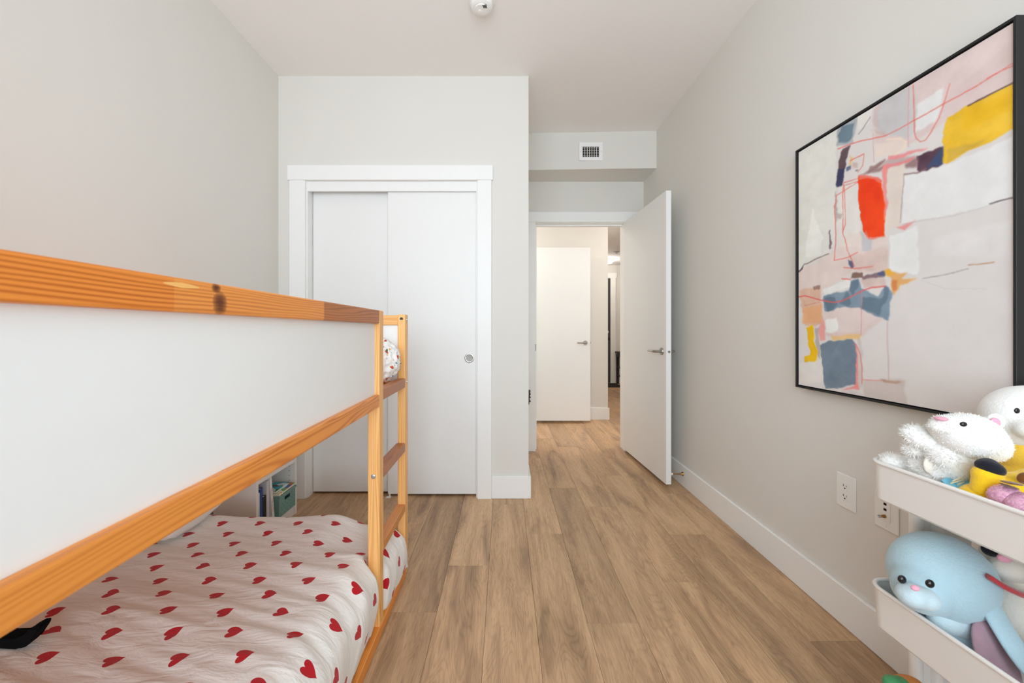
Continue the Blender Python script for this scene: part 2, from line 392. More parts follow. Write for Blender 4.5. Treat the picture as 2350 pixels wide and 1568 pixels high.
def lever(parent, pos, nrm, along, mat='nickel', ln=0.105):
    pos = Vector(pos); n = Vector(nrm).normalized(); a = Vector(along).normalized()
    h = obj('handle', MB().tube([pos+n*0.006, pos+n*0.045, pos+n*0.054+a*0.008, pos+n*0.055+a*0.03, pos+n*0.055+a*ln], [0.0095, 0.0095, 0.0095, 0.009, 0.007], 14), mat, parent, True)
    obj('rose', MB().lathe([(0.0, 0.0), (0.026, 0.0), (0.026, 0.006), (0.0235, 0.009), (0.0, 0.009)], pos, n, 32), mat, h, True)
# bedroom door, open against the right wall
dh = Vector((1.0755, 3.505, 0)); dn = Vector((1.117, 2.690, 0)); dd = (dn-dh).normalized(); dnrm = Vector((-dd.y*-1, dd.x*-1, 0))
dnrm = Vector((dd.y, -dd.x, 0))                        # towards -x (face seen from the bed)
if dnrm.x > 0: dnrm = -dnrm
d1 = thing('door_1', dh.lerp(dn, .5), 'white flush bedroom door swung open beside the painting wall', 'door', kind='structure')
m = MB(); q = [dh, dn, dn-dnrm*0.036, dh-dnrm*0.036]
m.prism([(p.x, p.y, 0.026) for p in q], (0, 0, 2.029))
obj('door_slab', m, 'door', d1)
hp = dn-dd*0.062; hp.z = 0.942
lever(d1, hp, dnrm, -dd); lever(d1, hp-dnrm*0.036, -dnrm, -dd)
e = dn-dnrm*0.018; e.z = 0.942
lp = obj('latch_plate', MB().prism([e+dnrm*0.012+Vector((0,0,z)) + dd*0.0004 for z in (-0.028, 0.028)]+[e-dnrm*0.012+Vector((0,0,z))+dd*0.0004 for z in (0.028, -0.028)], dd*0.0012), 'trim', d1)
obj('latch_bolt', MB().tube([e, e+dd*0.011], 0.008, 12), 'nickel', lp, True)
for z in (0.25, 1.03, 1.82):
    obj('hinge', MB().tube([dh-dnrm*0.041-dd*0.004+Vector((0,0,z)), dh-dnrm*0.041-dd*0.004+Vector((0,0,z+0.09))], 0.0055, 10), 'nickel', d1, True)
# rod door stop on the baseboard
ds = thing('door_stop', (1.2, 2.72, 0.088), 'thin metal rod doorstop with white rubber tip on the right baseboard', 'door stop')
obj('rod', MB().lathe([(0.0, 0), (0.014, 0), (0.0135, 0.004), (0.007, 0.010), (0.0048, 0.02), (0.0045, 0.075), (0.0, 0.075)], (XR-0.015, 2.72, 0.088), (-1, 0, 0), 20), 'brass', ds, True)
obj('rubber_tip', MB().lathe([(0.0, 0.072), (0.008, 0.072), (0.008, 0.083), (0.006, 0.086), (0, 0.086)], (XR-0.015, 2.72, 0.088), (-1, 0, 0), 20), 'plastic', ds, True)
# hall door, open flat against the hall wall
YHD = 4.566
d4 = thing('door_4', (0.6, YHD, 0.03), 'white flush hall door standing open across the hallway', 'door', kind='structure')
obj('door_slab', box(0.2, (1355-VX)/196.0, YHD, YHD+0.036, 0.032, 2.062, bev=0.001, seg=1), 'door', d4)
hx, hz = (1343-VX)/196, CH-(787-VY)/196
lever(d4, (hx, YHD, hz), (0, -1, 0), (-1, 0, 0)); lever(d4, (hx, YHD+0.036, hz), (0, 1, 0), (-1, 0, 0))
obj('latch_bolt', box(1.009, 1.019, YHD+0.008, YHD+0.026, hz-0.012, hz+0.012), 'nickel', d4)
# far dark door
d5 = thing('door_5', (1.74, YF, 0), 'dark grey door at the far end of the hallway', 'door', kind='structure')
obj('door_slab', box(1.29, 2.19, YF-0.02, YF, 0.01, 2.16), 'dark_door', d5)
obj('knob', MB().lathe([(0.0, 0), (0.028, 0), (0.028, 0.006), (0.012, 0.01), (0.012, 0.03), (0.03, 0.042), (0.03, 0.055), (0.0, 0.064)], (2.13, YF-0.02, 0.92), (0, -1, 0), 20), 'dark', d5, True)
obj('deadbolt', MB().lathe([(0.0, 0), (0.03, 0), (0.028, 0.012), (0.0, 0.014)], (2.13, YF-0.02, 1.06), (0, -1, 0), 20), 'nickel', d5, True)
t3 = thing('trim_3', (1.75, YF, 0), 'white casing of the dark door down the hallway', 'door casing', kind='structure')
obj('side_casing', box(2.19, 2.30, YF-0.03, YF, 0, 2.17), 'trim', t3)
obj('side_casing', box(1.275, 1.29, YF-0.03, YF, 0, 2.17), 'trim', t3)
obj('head_casing', box(1.275, 2.32, YF-0.036, YF, 2.17, 2.275), 'trim', t3)
# hall lamps, one real and two added unseen (their light stays with them)
def emit(name, col, st):
    k = NT(name); k.b.inputs['Emission Color'].default_value = col; k.b.inputs['Emission Strength'].default_value = st; k.base(col, 0.4); return k.m
M['lamp'] = emit('lamp_glass', (1.0, 0.86, 0.66, 1), 2.6)
def flush_lamp(x, y, z, r, power, label, group, col=(1.0, 0.965, 0.93)):
    t = thing('ceiling_lamp', (x, y, z), label, 'ceiling lamp', group)
    obj('mount', MB().lathe([(0.0, 0), (r*0.8, 0), (r*0.8, -0.018), (0, -0.018)], (x, y, z), (0, 0, 1), 32), 'nickel', t, True)
    obj('glass_shade', MB().lathe([(0.0, -0.019), (r, -0.019), (r, -0.06), (r*0.9, -0.075), (0, -0.078)], (x, y, z), (0, 0, 1), 32), 'lamp', t, True)
    L = bpy.data.lights.new('lamp_bulb', 'POINT'); L.energy = power; L.color = col; L.shadow_soft_size = 0.08
    lo = bpy.data.objects.new('lamp_bulb', L); link(lo, t, Vector((x, y, z-0.16)))
flush_lamp(1.93, 7.4, ZH, 0.125, 7, 'lit round ceiling lamp far down the hallway', None)
flush_lamp(-0.35, 4.15, ZH, 0.15, 9, 'added unseen ceiling lamp brightening the hallway just outside the bedroom', None)  # added out of view to give the near hall some light
flush_lamp(2.3, 4.25, ZH, 0.15, 30, 'added unseen lamp in place of daylight from the open side of the hallway', None)  # added out of view, stands in for daylight reaching the hall wall
sp = thing('ceiling_sprinkler', (1.91, 6.7, ZH), 'small metal sprinkler disc on the hallway ceiling', 'sprinkler')
obj('cover_plate', MB().lathe([(0.0, 0), (0.05, 0), (0.045, -0.008), (0.0, -0.010)], (1.93, 6.7, ZH), (0, 0, 1), 24), 'nickel', sp, True)
obj('nozzle', MB().lathe([(0.012, -0.010), (0.012, -0.025), (0.022, -0.027), (0.0, -0.03)], (1.93, 6.7, ZH), (0, 0, 1), 16), 'nickel', sp, True)
# far stool and mat, switch
sx, sy = 2.30, 7.62
st = thing('wooden_stool', (sx+0.22, sy+0.2, 0), 'dark wooden stool down the hallway beyond the open door', 'stool')
for a in (0, 1):
    for b in (0, 1):
        obj('leg', box(sx+a*0.40, sx+a*0.40+0.045, sy+b*0.34, sy+b*0.34+0.045, 0, 0.60), 'dark_wood', st)
obj('seat', box(sx-0.02, sx+0.465, sy-0.02, sy+0.405, 0.63, 0.665, bev=0.008), 'dark_wood', st)
obj('apron', box(sx+0.005, sx+0.44, sy+0.005, sy+0.38, 0.555, 0.63), 'dark_wood', st)
for z in (0.13, 0.30):
    obj('stretcher', box(sx+0.045, sx+0.40, sy+0.012, sy+0.032, z, z+0.03), 'dark_wood', st)
    obj('stretcher', box(sx+0.012, sx+0.032, sy+0.045, sy+0.34, z+0.03, z+0.06), 'dark_wood', st)
tag(obj('door_mat', box(1.45, 2.28, 7.45, 7.98, 0.0, 0.012, bev=0.004), 'mat', base=True), 'dark grey mat in front of the dark hallway door', 'mat')
sw = thing('light_switch', (2.52, YF, 1.1), 'white switch plate on the far hallway wall', 'switch')
obj('plate', box(2.47, 2.55, YF-0.006, YF, 1.06, 1.18, bev=0.002), 'plastic', sw)
obj('rocker', box(2.49, 2.53, YF-0.010, YF-0.006, 1.085, 1.155, bev=0.002), 'plastic', sw)
# air vent on the bulkhead
def bky(x): return 3.272+(3.231-3.272)*(x-XK)/(XR-XK)
vx0, vx1, vz0, vz1 = 0.624, 0.819, 2.503, 2.653
YV = bky((vx0+vx1)/2)-0.001
vt = thing('air_vent', ((vx0+vx1)/2, YV, vz0), 'white wall air vent with crossed louvres above the doorway', 'air vent')
ox0, ox1, oz0, oz1 = 0.652, 0.788, 2.532, 2.618
fm = MB()
fm.box(vx0, ox0, YV-0.010, YV, vz0, vz1).box(ox1, vx1, YV-0.010, YV, vz0, vz1).box(ox0, ox1, YV-0.010, YV, vz0, oz0).box(ox0, ox1, YV-0.010, YV, oz1, vz1)
obj('frame', fm, 'trim', vt)
obj('duct_back', box(ox0, ox1, YV-0.0022, YV-0.001, oz0, oz1), 'dark', vt)
for i in range(1, 7):
    x = ox0+(ox1-ox0)*i/7; obj('vertical_louvre', box(x-0.0018, x+0.0018, YV-0.009, YV-0.005, oz0, oz1), 'trim', vt)
for i in range(4):
    z = oz0+(oz1-oz0)*(i+0.55)/4
    obj('louvre', MB().prism([(ox0, YV-0.0048, z-0.004), (ox0, YV-0.0024, z+0.006), (ox0, YV-0.0024, z+0.0075), (ox0, YV-0.0048, z-0.0015)], (ox1-ox0, 0, 0)), 'grey_duct', vt)
for x in (vx0+0.012, vx1-0.012):
    obj('screw', MB().lathe([(0, 0), (0.003, 0), (0.002, 0.0015), (0, 0.0015)], (x, YV-0.010, (vz0+vz1)/2), (0, -1, 0), 10), 'zinc', vt)
# smoke detector
sd0 = at(1106, 8, 1.975); sdc = Vector((sd0.x, 1.952, ZC))
sd = thing('smoke_detector', sdc, 'round white smoke detector on the ceiling', 'smoke detector')
obj('base_ring', MB().lathe([(0, 0), (0.068, 0), (0.068, -0.008), (0.062, -0.012), (0, -0.012)], sdc, (0, 0, 1), 48), 'plastic', sd, True)
obj('dome', MB().lathe([(0, -0.012), (0.056, -0.012), (0.057, -0.026), (0.052, -0.040), (0.040, -0.046), (0.036, -0.045), (0.033, -0.050), (0, -0.052)], sdc, (0, 0, 1), 48), 'plastic', sd, True)
gm = MB()
for i in range(4):
    for j in range(3):
        x, y = sdc.x+0.006+i*0.005+j*0.002, sdc.y-0.030+j*0.006
        gm.box(x, x+0.003, y, y+0.004, ZC-0.0525, ZC-0.047)
obj('sounder_grille', gm, 'dark', sd)
obj('test_button', MB().lathe([(0, -0.051), (0.011, -0.051), (0.010, -0.0545), (0, -0.055)], sdc+Vector((-0.008, 0.006, 0)), (0, 0, 1), 24), 'plastic', sd, True)
# wall plates on the right wall
def plate(name, px, py, label, cat):
    c = onx(px, py, XR); t = thing(name, (XR, c.y, c.z), label, cat)
    obj('cover_plate', box(XR-0.006, XR, c.y-0.040, c.y+0.040, c.z-0.062, c.z+0.062, bev=0.003), 'plastic', t)
    ins = obj('insert', box(XR-0.0085, XR-0.006, c.y-0.0165, c.y+0.0165, c.z-0.033, c.z+0.033, bev=0.001), 'plastic', t)
    for dz in (-0.048, 0.048): obj('screw', MB().lathe([(0, 0), (0.0035, 0), (0.0025, 0.0012), (0, 0.0012)], (XR-0.006, c.y, c.z+dz), (-1, 0, 0), 12), 'plastic', t)
    return t, ins, c
t, ins, c = plate('power_outlet', 1944, 1129, 'white double power outlet on the wall below the painting', 'outlet')
for dz in (-0.0185, 0.0185):
    for dy, hh in ((0.006, 0.008), (-0.006, 0.0065)):
        obj('slot', box(XR-0.0088, XR-0.0083, c.y+dy-0.0011, c.y+dy+0.0011, c.z+dz, c.z+dz+hh), 'dark', ins)
    obj('ground_hole', MB().lathe([(0, 0), (0.0028, 0), (0.0028, 0.0004), (0, 0.0004)], (XR-0.0084, c.y, c.z+dz-0.006), (-1, 0, 0), 12), 'dark', ins)
t, ins, c = plate('cable_outlet', 2037, 1174, 'white cable wall plate with coax plug behind the cart', 'outlet')
for dz in (0.006, 0.024):
    obj('data_jack', box(XR-0.0088, XR-0.0083, c.y-0.005, c.y+0.005, c.z+dz-0.004, c.z+dz+0.004), 'dark', ins)
cj = obj('coax_connector', MB().lathe([(0, 0), (0.0055, 0), (0.0055, 0.006), (0.0042, 0.006), (0.0042, 0.016), (0.0, 0.016)], (XR-0.0085, c.y, c.z-0.016), (-1, 0, 0), 8), 'brass', ins)
obj('coax_tip', MB().lathe([(0, 0.016), (0.0046, 0.016), (0.0046, 0.021), (0.003, 0.021), (0.0, 0.018)], (XR-0.0085, c.y, c.z-0.016), (-1, 0, 0), 16), 'zinc', cj)
# small wooden thing hung on the closet end wall, seen past the corner
p = at(1213, 913, 2.95)
wo = thing('wall_ornament', (XK, 2.95, p.z), 'small brown wooden ornament hung just round the closet corner', 'ornament')
obj('body', MB().prism([(XK+0.002, 2.93, p.z-0.05), (XK+0.030, 2.93, p.z-0.048), (XK+0.036, 2.93, p.z+0.03), (XK+0.040, 2.93, p.z+0.055), (XK+0.002, 2.93, p.z+0.055)], (0, 0.06, 0)), 'brown_wood', wo)
for dz in (-0.03, 0.0, 0.025):
    obj('carved_ridge', box(XK+0.028, XK+0.041, 2.925, 2.995, p.z+dz, p.z+dz+0.008, bev=0.002), 'dark_wood', wo)

# ------------------------------------------------------------------ bunk bed
BX, BY0, BY1, BT = -0.44, -0.30, 1.785, 1.16            # outer long side, near end, far end, height
XI = -1.425
bed = thing('bunk_bed', ((BX+XI)/2, (BY0+BY1)/2, 0), 'low pine bunk bed with white side panels and a built-in ladder', 'bunk bed')
pb = 0.0035
def post(x0, x1, y0, y1, z1=BT): return obj('post', MB().box(x0, x1, y0, y1, 0, z1, bev=pb), 'pine_z', bed)
p_near = post(BX-0.042, BX, 1.377, 1.423)               # ladder post
p_far = post(BX-0.034, BX, 1.735, BY1)                  # corner post with the bolt holes
post(XI, XI+0.034, 1.735, BY1); post(XI, XI+0.034, BY0, BY0+0.05); post(BX-0.034, BX, BY0, BY0+0.05)
obj('top_rail', MB().box(BX-0.03, BX, BY0, 1.377, 1.113, BT, bev=pb), 'pine_top', bed)
obj('middle_rail', MB().box(BX-0.03, BX, BY0+0.05, 1.377, 0.818, 0.862, bev=pb), 'pine_y', bed)
obj('top_rail', MB().box(XI, XI+0.03, BY0+0.05, 1.735, 1.113, BT, bev=pb), 'pine_y', bed)
obj('middle_rail', MB().box(XI, XI+0.03, BY0+0.05, 1.735, 0.818, 0.862, bev=pb), 'pine_y', bed)
obj('side_panel', box(BX-0.024, BX-0.016, BY0+0.05, 1.377, 0.858, 1.117), 'panel', bed)
obj('side_panel', box(XI+0.010, XI+0.018, BY0+0.05, 1.735, 0.858, 1.117), 'panel', bed)
obj('rung', MB().box(BX-0.036, BX, 1.423, 1.735, 0.835, 0.876, bev=pb), 'pine_red', bed)
obj('rung', MB().box(BX-0.04, BX, 1.423, 1.735, 0.55, 0.588, bev=pb), 'pine_red', bed)
obj('rung', MB().box(BX-0.04, BX, 1.423, 1.735, 0.282, 0.316, bev=pb), 'pine_rung', bed)
obj('end_rail', MB().box(XI+0.034, BX-0.034, 1.745, 1.775, 1.113, BT-0.003, bev=pb), 'pine_x', bed)
obj('end_rail', MB().box(XI+0.034, BX-0.034, 1.745, 1.775, 0.82, 0.862, bev=pb), 'pine_x', bed)
obj('end_panel', box(XI+0.034, BX-0.034, 1.756, 1.764, 0.858, 1.117), 'panel', bed)
obj('end_rail', MB().box(XI+0.034, BX-0.034, BY0+0.01, BY0+0.04, 1.113, BT-0.003, bev=pb), 'pine_x', bed)
obj('end_panel', box(XI+0.034, BX-0.034, BY0+0.021, BY0+0.029, 0.858, 1.117), 'panel', bed)
obj('base_rail', MB().box(BX-0.03, BX+0.004, BY0+0.05, 1.735, 0.0, 0.042, bev=pb), 'pine_y', bed)
obj('base_rail', MB().box(XI, XI+0.03, BY0+0.05, 1.735, 0.0, 0.042, bev=pb), 'pine_y', bed)
obj('bunk_base', box(XI+0.03, BX-0.042, BY0+0.05, 1.745, 0.826, 0.846), 'pine_y', bed)
def bolt(parent, p_, n_, r_=0.0085):
    b_ = obj('bolt', MB().lathe([(0, 0), (r_, 0), (r_*0.9, 0.0022), (r_*0.45, 0.003), (r_*0.4, 0.001), (0, 0.001)], p_, n_, 20), 'zinc', parent, True)
b0 = at(857, 1094, 1.377); bolt(p_near, (b0.x, 1.377, b0.z), (0, -1, 0))
bolt(p_far, (BX, 1.765, 1.137), (1, 0, 0), 0.007); bolt(p_far, (BX, 1.765, 0.856), (1, 0, 0), 0.006)
hh = obj('bolt_hole', MB().lathe([(0, 0.0003), (0.0075, 0.0003), (0.0075, 0.0006), (0, 0.0006)], (BX-0.017, 1.735, 1.14), (0, -1, 0), 20), 'dark_wood', p_far)
obj('hole_plug', box(BX-0.023, BX-0.011, 1.7338, 1.735, 1.120, 1.136, bev=0.0005), 'pine_x', p_far)

# ------------------------------------------------------------------ sheets: hearts as flat print on cloth
def heart_cloth():
    k = NT('heart_cotton'); uv = k.node('ShaderNodeUVMap', uv_map='cloth').outputs[0]
    s3 = k.sep(uv); cx, cy = 0.155, 0.0755
    row = k.math('FLOOR', k.math('DIVIDE', s3[1], cy)); par = k.math('MULTIPLY', k.math('FLOORED_MODULO', row, 2.0), 0.5)
    u = k.math('ADD', k.math('DIVIDE', s3[0], cx), par); colm = k.math('FLOOR', u)
    fx = k.math('MULTIPLY', k.math('SUBTRACT', k.math('SUBTRACT', u, colm), 0.5), cx)
    fy = k.math('MULTIPLY', k.math('SUBTRACT', k.math('FRACT', k.math('DIVIDE', s3[1], cy)), 0.5), cy)
    wn = k.node('ShaderNodeTexWhiteNoise', noise_dimensions='2D'); k.l.new(k.comb(colm, row, 0.0), wn.inputs['Vector'])
    ang = k.math('MULTIPLY_ADD', wn.outputs['Value'], 0.9, R(-90)-0.45+0.35)
    ca, sa = k.math('COSINE', ang), k.math('SINE', ang)
    hx = k.math('ADD', k.math('MULTIPLY', fx, ca), k.math('MULTIPLY', fy, sa))
    hy = k.math('SUBTRACT', k.math('MULTIPLY', fy, ca), k.math('MULTIPLY', fx, sa))
    hx = k.math('DIVIDE', hx, 0.0185); hy = k.math('DIVIDE', k.math('ADD', hy, -0.001), -0.0165)
    # heart: x^2 + (y - 0.85 sqrt|x|)^2 < 1, tip towards -y
    yy = k.math('SUBTRACT', hy, k.math('MULTIPLY', k.math('SQRT', k.math('ABSOLUTE', hx)), 0.85))
    h = k.math('LESS_THAN', k.math('ADD', k.math('MULTIPLY', hx, hx), k.math('MULTIPLY', yy, yy)), 1.0)
    weave = k.noise(uv, 900, 2)
    wht = k.mix(weave, srgb(232,228,222), srgb(243,240,235))
    k.base(k.mix(h, wht, srgb(188,24,34)), 0.9, 0.15)
    k.b.inputs['Sheen Weight'].default_value = 0.15
    wr = k.noise(k.mapping(uv, (9, 26, 1)), 1.0, 4, 0.55, 0.6)
    k.bump(k.math('ADD', wr, k.math('MULTIPLY', weave, 0.03)), 0.55, 0.014)
    return k.m
M['hearts'] = heart_cloth()
def sstep(a, b, x):
    t_ = min(1, max(0, (x-a)/(b-a))); return t_*t_*(3-2*t_)
def make_sheet():
    XE, YE, X0, Y0, rr = -0.455, 1.715, -1.385, -0.24, 0.075
    def bend(d):                                       # cloth length past the start of the rounding -> (out, down)
        if d <= 0: return d, 0.0
        if d < rr*math.pi/2: a_ = d/rr; return rr*math.sin(a_), rr*(1-math.cos(a_))
        return rr, rr+(d-rr*math.pi/2)
    nt_, nv_ = 150, 230; DROP = 0.30
    us = np.linspace(X0-(XE-rr), DROP, nt_); vs = np.linspace(Y0-(YE-rr), DROP, nv_)
    V, UV = [], []
    for v_ in vs:
        oy, dy = bend(v_); y = YE-rr+oy
        for u_ in us:
            ox, dx = bend(u_); x = XE-rr+ox
            edge = sstep(-0.45, 0.02, u_)
            zt = 0.318 - 0.02*sstep(0.9, 1.6, y)
            zt -= 0.045*sstep(1.36, 1.46, y)*sstep(-0.20, -0.02, u_)     # pressed below the lowest rung
            # folds pulled diagonally across the cloth
            q = Vector((u_*2.2+v_*3.4, (v_*1.1-u_*0.9)*1.0, 0.3))
            f_ = mnoise.noise(Vector(((v_+0.36*u_)*11.0, (u_-0.3*v_)*1.6, 1.7)))
            f2 = mnoise.noise(Vector(((v_+0.28*u_)*27.0, (u_-0.3*v_)*2.6, 5.1)))
            near = 0.35+0.65*sstep(1.5, 0.7, y)
            z = zt + (0.018*f_+0.011*f2)*near + 0.012*mnoise.noise(Vector((u_*2.5, v_*2.5, 9)))
            dd_ = max(dx, dy) + 0.35*min(dx, dy)
            z = z - dd_
            if dx > 0.01:
                k_ = min(1, dx/0.06)
                x += k_*(0.028*math.sin(min(1, dx/0.26)*math.pi)+0.006*mnoise.noise(Vector((y*6, dx*7, 3)))+0.006*f_)
                x -= 0.052*math.exp(-((y-1.40)/0.046)**4)*k_
                if y > 1.43: x = min(x, -0.447+0.026*sstep(0.27, 0.20, z))
            if dy > 0.01: y2 = y+0.01*math.sin(min(1, dy/0.25)*math.pi)
            else: y2 = y
            x = min(x, -0.405)
            V.append((x, min(y2, 1.732), max(z, 0.044+0.003*mnoise.noise(Vector((x*9, y*9, 0)))))); UV.append((u_, v_))
    Fc = [(j*nt_+i, j*nt_+i+1, (j+1)*nt_+i+1, (j+1)*nt_+i) for j in range(nv_-1) for i in range(nt_-1)]
    o = meshobj('mattress', V, Fc, 'hearts')
    lay = o.data.uv_layers.new(name='cloth'); li = np.empty(len(o.data.loops), dtype=np.int32); o.data.loops.foreach_get('vertex_index', li)
    lay.data.foreach_set('uv', np.asarray(UV)[li].ravel())
    return o
tag(make_sheet(), 'floor-level mattress in a white sheet printed with red hearts', 'mattress')

def pillow(name, c, hx_, hy_, hz_, rot, mat, bumpy=0.006):
    n = 34; V = []; idx = {}; Fc = []
    m_ = Matrix.Translation(Vector(c)) @ Euler(rot).to_matrix().to_4x4()
    for side in (1, -1):
        for j in range(n+1):
            for i in range(n+1):
                a, b = i/n*2-1, j/n*2-1
                th = ((1-a**4)*(1-b**4))**0.55 if abs(a) < 1 and abs(b) < 1 else 0.0
                sh = 1-0.07*(1-abs(a)**2)*abs(b)**3
                p_ = Vector((a*hx_*(1-0.05*(1-b*b)), b*hy_*sh, side*hz_*th))
                p_ += Vector((0, 0, 1))*bumpy*side*th*mnoise.noise(Vector((a*3.5, b*3.5, side*2)))*2
                key = (side, i, j) if 0 < i < n and 0 < j < n else (0, i, j)
                if key not in idx: idx[key] = len(V); V.append(tuple(m_ @ p_))
        for j in range(n):
            for i in range(n):
                q = [idx[(side, a, b)] if 0 < a < n and 0 < b < n else idx[(0, a, b)] for a, b in ((i, j), (i+1, j), (i+1, j+1), (i, j+1))]
                Fc.append(q if side == 1 else q[::-1])
    return meshobj(name, V, Fc, mat)
def floral():
    k = NT('floral_cotton'); o = k.coords()
    col = srgb(244,242,238)
    for i, (sc, c_, th) in enumerate(((27, srgb(206,96,72), 0.19), (30, srgb(84,122,80), 0.16), (33, srgb(232,184,106), 0.16), (29, srgb(130,150,176), 0.14))):
        vo = k.node('ShaderNodeTexVoronoi'); k.l.new(k.mapping(o, (1, 1, 1), (i*3.3, i*1.7, 0.4*i)), vo.inputs['Vector']); vo.inputs['Scale'].default_value = sc
        fine = k.noise(o, 150, 2)
        d = k.math('ADD', vo.outputs['Distance'], k.math('MULTIPLY', k.math('SUBTRACT', fine, 0.5), 0.35))
        col = k.mix(k.math('LESS_THAN', d, th), col, c_)
    k.base(col, 0.9, 0.1); k.bump(k.noise(o, 45, 4, 0.6), 0.5, 0.01); return k.m
M['floral'] = floral()
M['white_cotton'] = plain('white_cotton', srgb(236,232,226), 0.9, 0.1, var=0.02, scale=30, bump=0.3)
tag(pillow('pillow', (-1.300, 1.555, 0.350), 0.092, 0.14, 0.045, (R(4), 0, 0), 'white_cotton'), 'plain white pillow on the heart sheet, mostly behind the lower rail', 'pillow')
# black fabric toy lying on the sheet at the lower left
bt = at(40, 1462, 0.96)
M['black_cloth'] = plain('black_cloth', srgb(16,16,18), 0.9, 0.1, bump=0.2)
def flat_toy(name, outline_px, Y, th, mat):
    m_ = MB(); pts = [at(px, py, Y) for px, py in outline_px]
    return m_.prism(pts, (0, th, 0.004))
tl = flat_toy('black_fin_toy', [(-60, 1488), (-30, 1462), (8, 1468), (36, 1470), (58, 1452), (80, 1440), (89, 1442), (85, 1452), (62, 1478), (58, 1487), (40, 1492), (35, 1488), (0, 1489)], 0.93, 0.03, 'black_cloth')
bmesh.ops.bevel(tl.bm, geom=tl.bm.edges[:], offset=0.003, segments=2, affect='EDGES')
tag(obj('black_fin_toy', tl, 'black_cloth'), 'black fabric toy with a pointed fin lying on the heart sheet', 'toy')

# ------------------------------------------------------------------ bookshelf past the foot of the bed
SX, SY0, SY1, SH = -1.236, 1.945, 2.325, 0.80
sh = thing('bookshelf', ((XL+SX)/2, (SY0+SY1)/2, 0), 'low white bookshelf between the bed and the closet', 'bookshelf')
xb = XL+0.016
obj('side_board', box(xb, SX, SY0, SY0+0.018, 0, SH, bev=0.0008, seg=1), 'shelf', sh)
sb2 = obj('side_board', box(xb, SX, SY1-0.018, SY1, 0, SH, bev=0.0008, seg=1), 'shelf', sh)
for z in (0.04, 0.312, 0.56, SH-0.018): obj('shelf_board', box(xb+0.006, SX-0.001, SY0+0.018, SY1-0.018, z, z+0.020), 'shelf', sh)
obj('plinth', box(SX-0.02, SX-0.006, SY0+0.018, SY1-0.018, 0, 0.04), 'shelf', sh)
obj('back_board', box(xb, xb+0.005, SY0+0.018, SY1-0.018, 0, SH), 'shelf', sh)
for i in range(5): obj('peg_hole', MB().lathe([(0, 0), (0.0022, 0), (0.0022, 0.0004), (0, 0.0004)], (SX-0.035, SY1-0.018, 0.175+i*0.028), (0, -1, 0), 10), 'dark', sb2)
def text_mesh(parent, body, size, mat, mw, name='lettering', ext=0.0002):
    cu = bpy.data.curves.new(name, 'FONT'); cu.body = body; cu.size = size; cu.align_x = 'CENTER'; cu.align_y = 'CENTER'; cu.extrude = ext
    tmp = bpy.data.objects.new(name, cu); C.objects.link(tmp)
    me = bpy.data.meshes.new_from_object(tmp.evaluated_get(bpy.context.evaluated_depsgraph_get()))
    C.objects.unlink(tmp); bpy.data.objects.remove(tmp)
    me.transform(mw); me.materials.clear(); me.materials.append(M[mat] if isinstance(mat, str) else mat)
    return link(bpy.data.objects.new(name, me), parent, Vector((0, 0, 0)))
PAPER = plain('book_paper', srgb(236,230,216), 0.9, 0.1)
def book(y, th, h, z, col, label, lean=0.0, depth=0.16, title=None, tcol=None, group=None):
    m_ = plain('book_cover_'+label.split()[0], srgb(*col), 0.5, 0.3)
    X1 = SX-0.012; t_ = thing('book', (X1-depth/2, y, z), label, 'book', group)
    rot = Matrix.Translation((0, y, z)) @ Matrix.Rotation(lean, 4, 'X') @ Matrix.Translation((0, -y, -z))
    def put(name, mb, mt, par):
        bmesh.ops.transform(mb.bm, matrix=rot, verts=mb.bm.verts[:]); return obj(name, mb, mt, par)
    cv = MB(); cv.box(X1-depth, X1, y, y+0.002, z, z+h).box(X1-depth, X1, y+th-0.002, y+th, z, z+h).box(X1-0.002, X1, y+0.002, y+th-0.002, z, z+h)
    c_ = put('cover', cv, m_, t_)
    put('pages', box(X1-depth+0.003, X1-0.002, y+0.002, y+th-0.002, z+0.003, z+h-0.003), PAPER, t_)
    if title:
        mw = rot @ Matrix.Translation((X1+0.0003, y+th/2, z+h*0.52)) @ Matrix(((0,0,1,0),(0,1,0,0),(1,0,0,0),(0,0,0,1))) 
        mw = rot @ Matrix.Translation((X1+0.0003, y+th/2, z+h*0.48)) @ Matrix.Rotation(R(90), 4, 'Y') @ Matrix.Rotation(0, 4, 'Z')
        text_mesh(c_, title, th*0.62, plain('title_ink_'+label.split()[0], srgb(*(tcol or (150,40,40))), 0.6), mw)
    return t_
BZ = 0.060
book(SY0+0.024, 0.022, 0.20, BZ, (226,222,214), 'white spined book standing beside the shelf side, left of the dark one', title='Learning', tcol=(60,60,90))
book(SY0+0.050, 0.020, 0.215, BZ, (52,82,140), 'blue spined book standing second in the low shelf row')
book(SY0+0.074, 0.026, 0.165, BZ, (44,40,46), 'dark spined book standing in the middle of the low shelf row')
book(SY0+0.104, 0.022, 0.235, BZ, (206,204,206), 'pale grey picture book standing between dark and leaning books')
book(SY0+0.160, 0.017, 0.245, BZ, (240,238,234), 'tall white book with red spine title leaning by the basket', lean=R(7), title='First Colors, Shapes, Numbers', tcol=(180,40,50))
MZ = 0.333
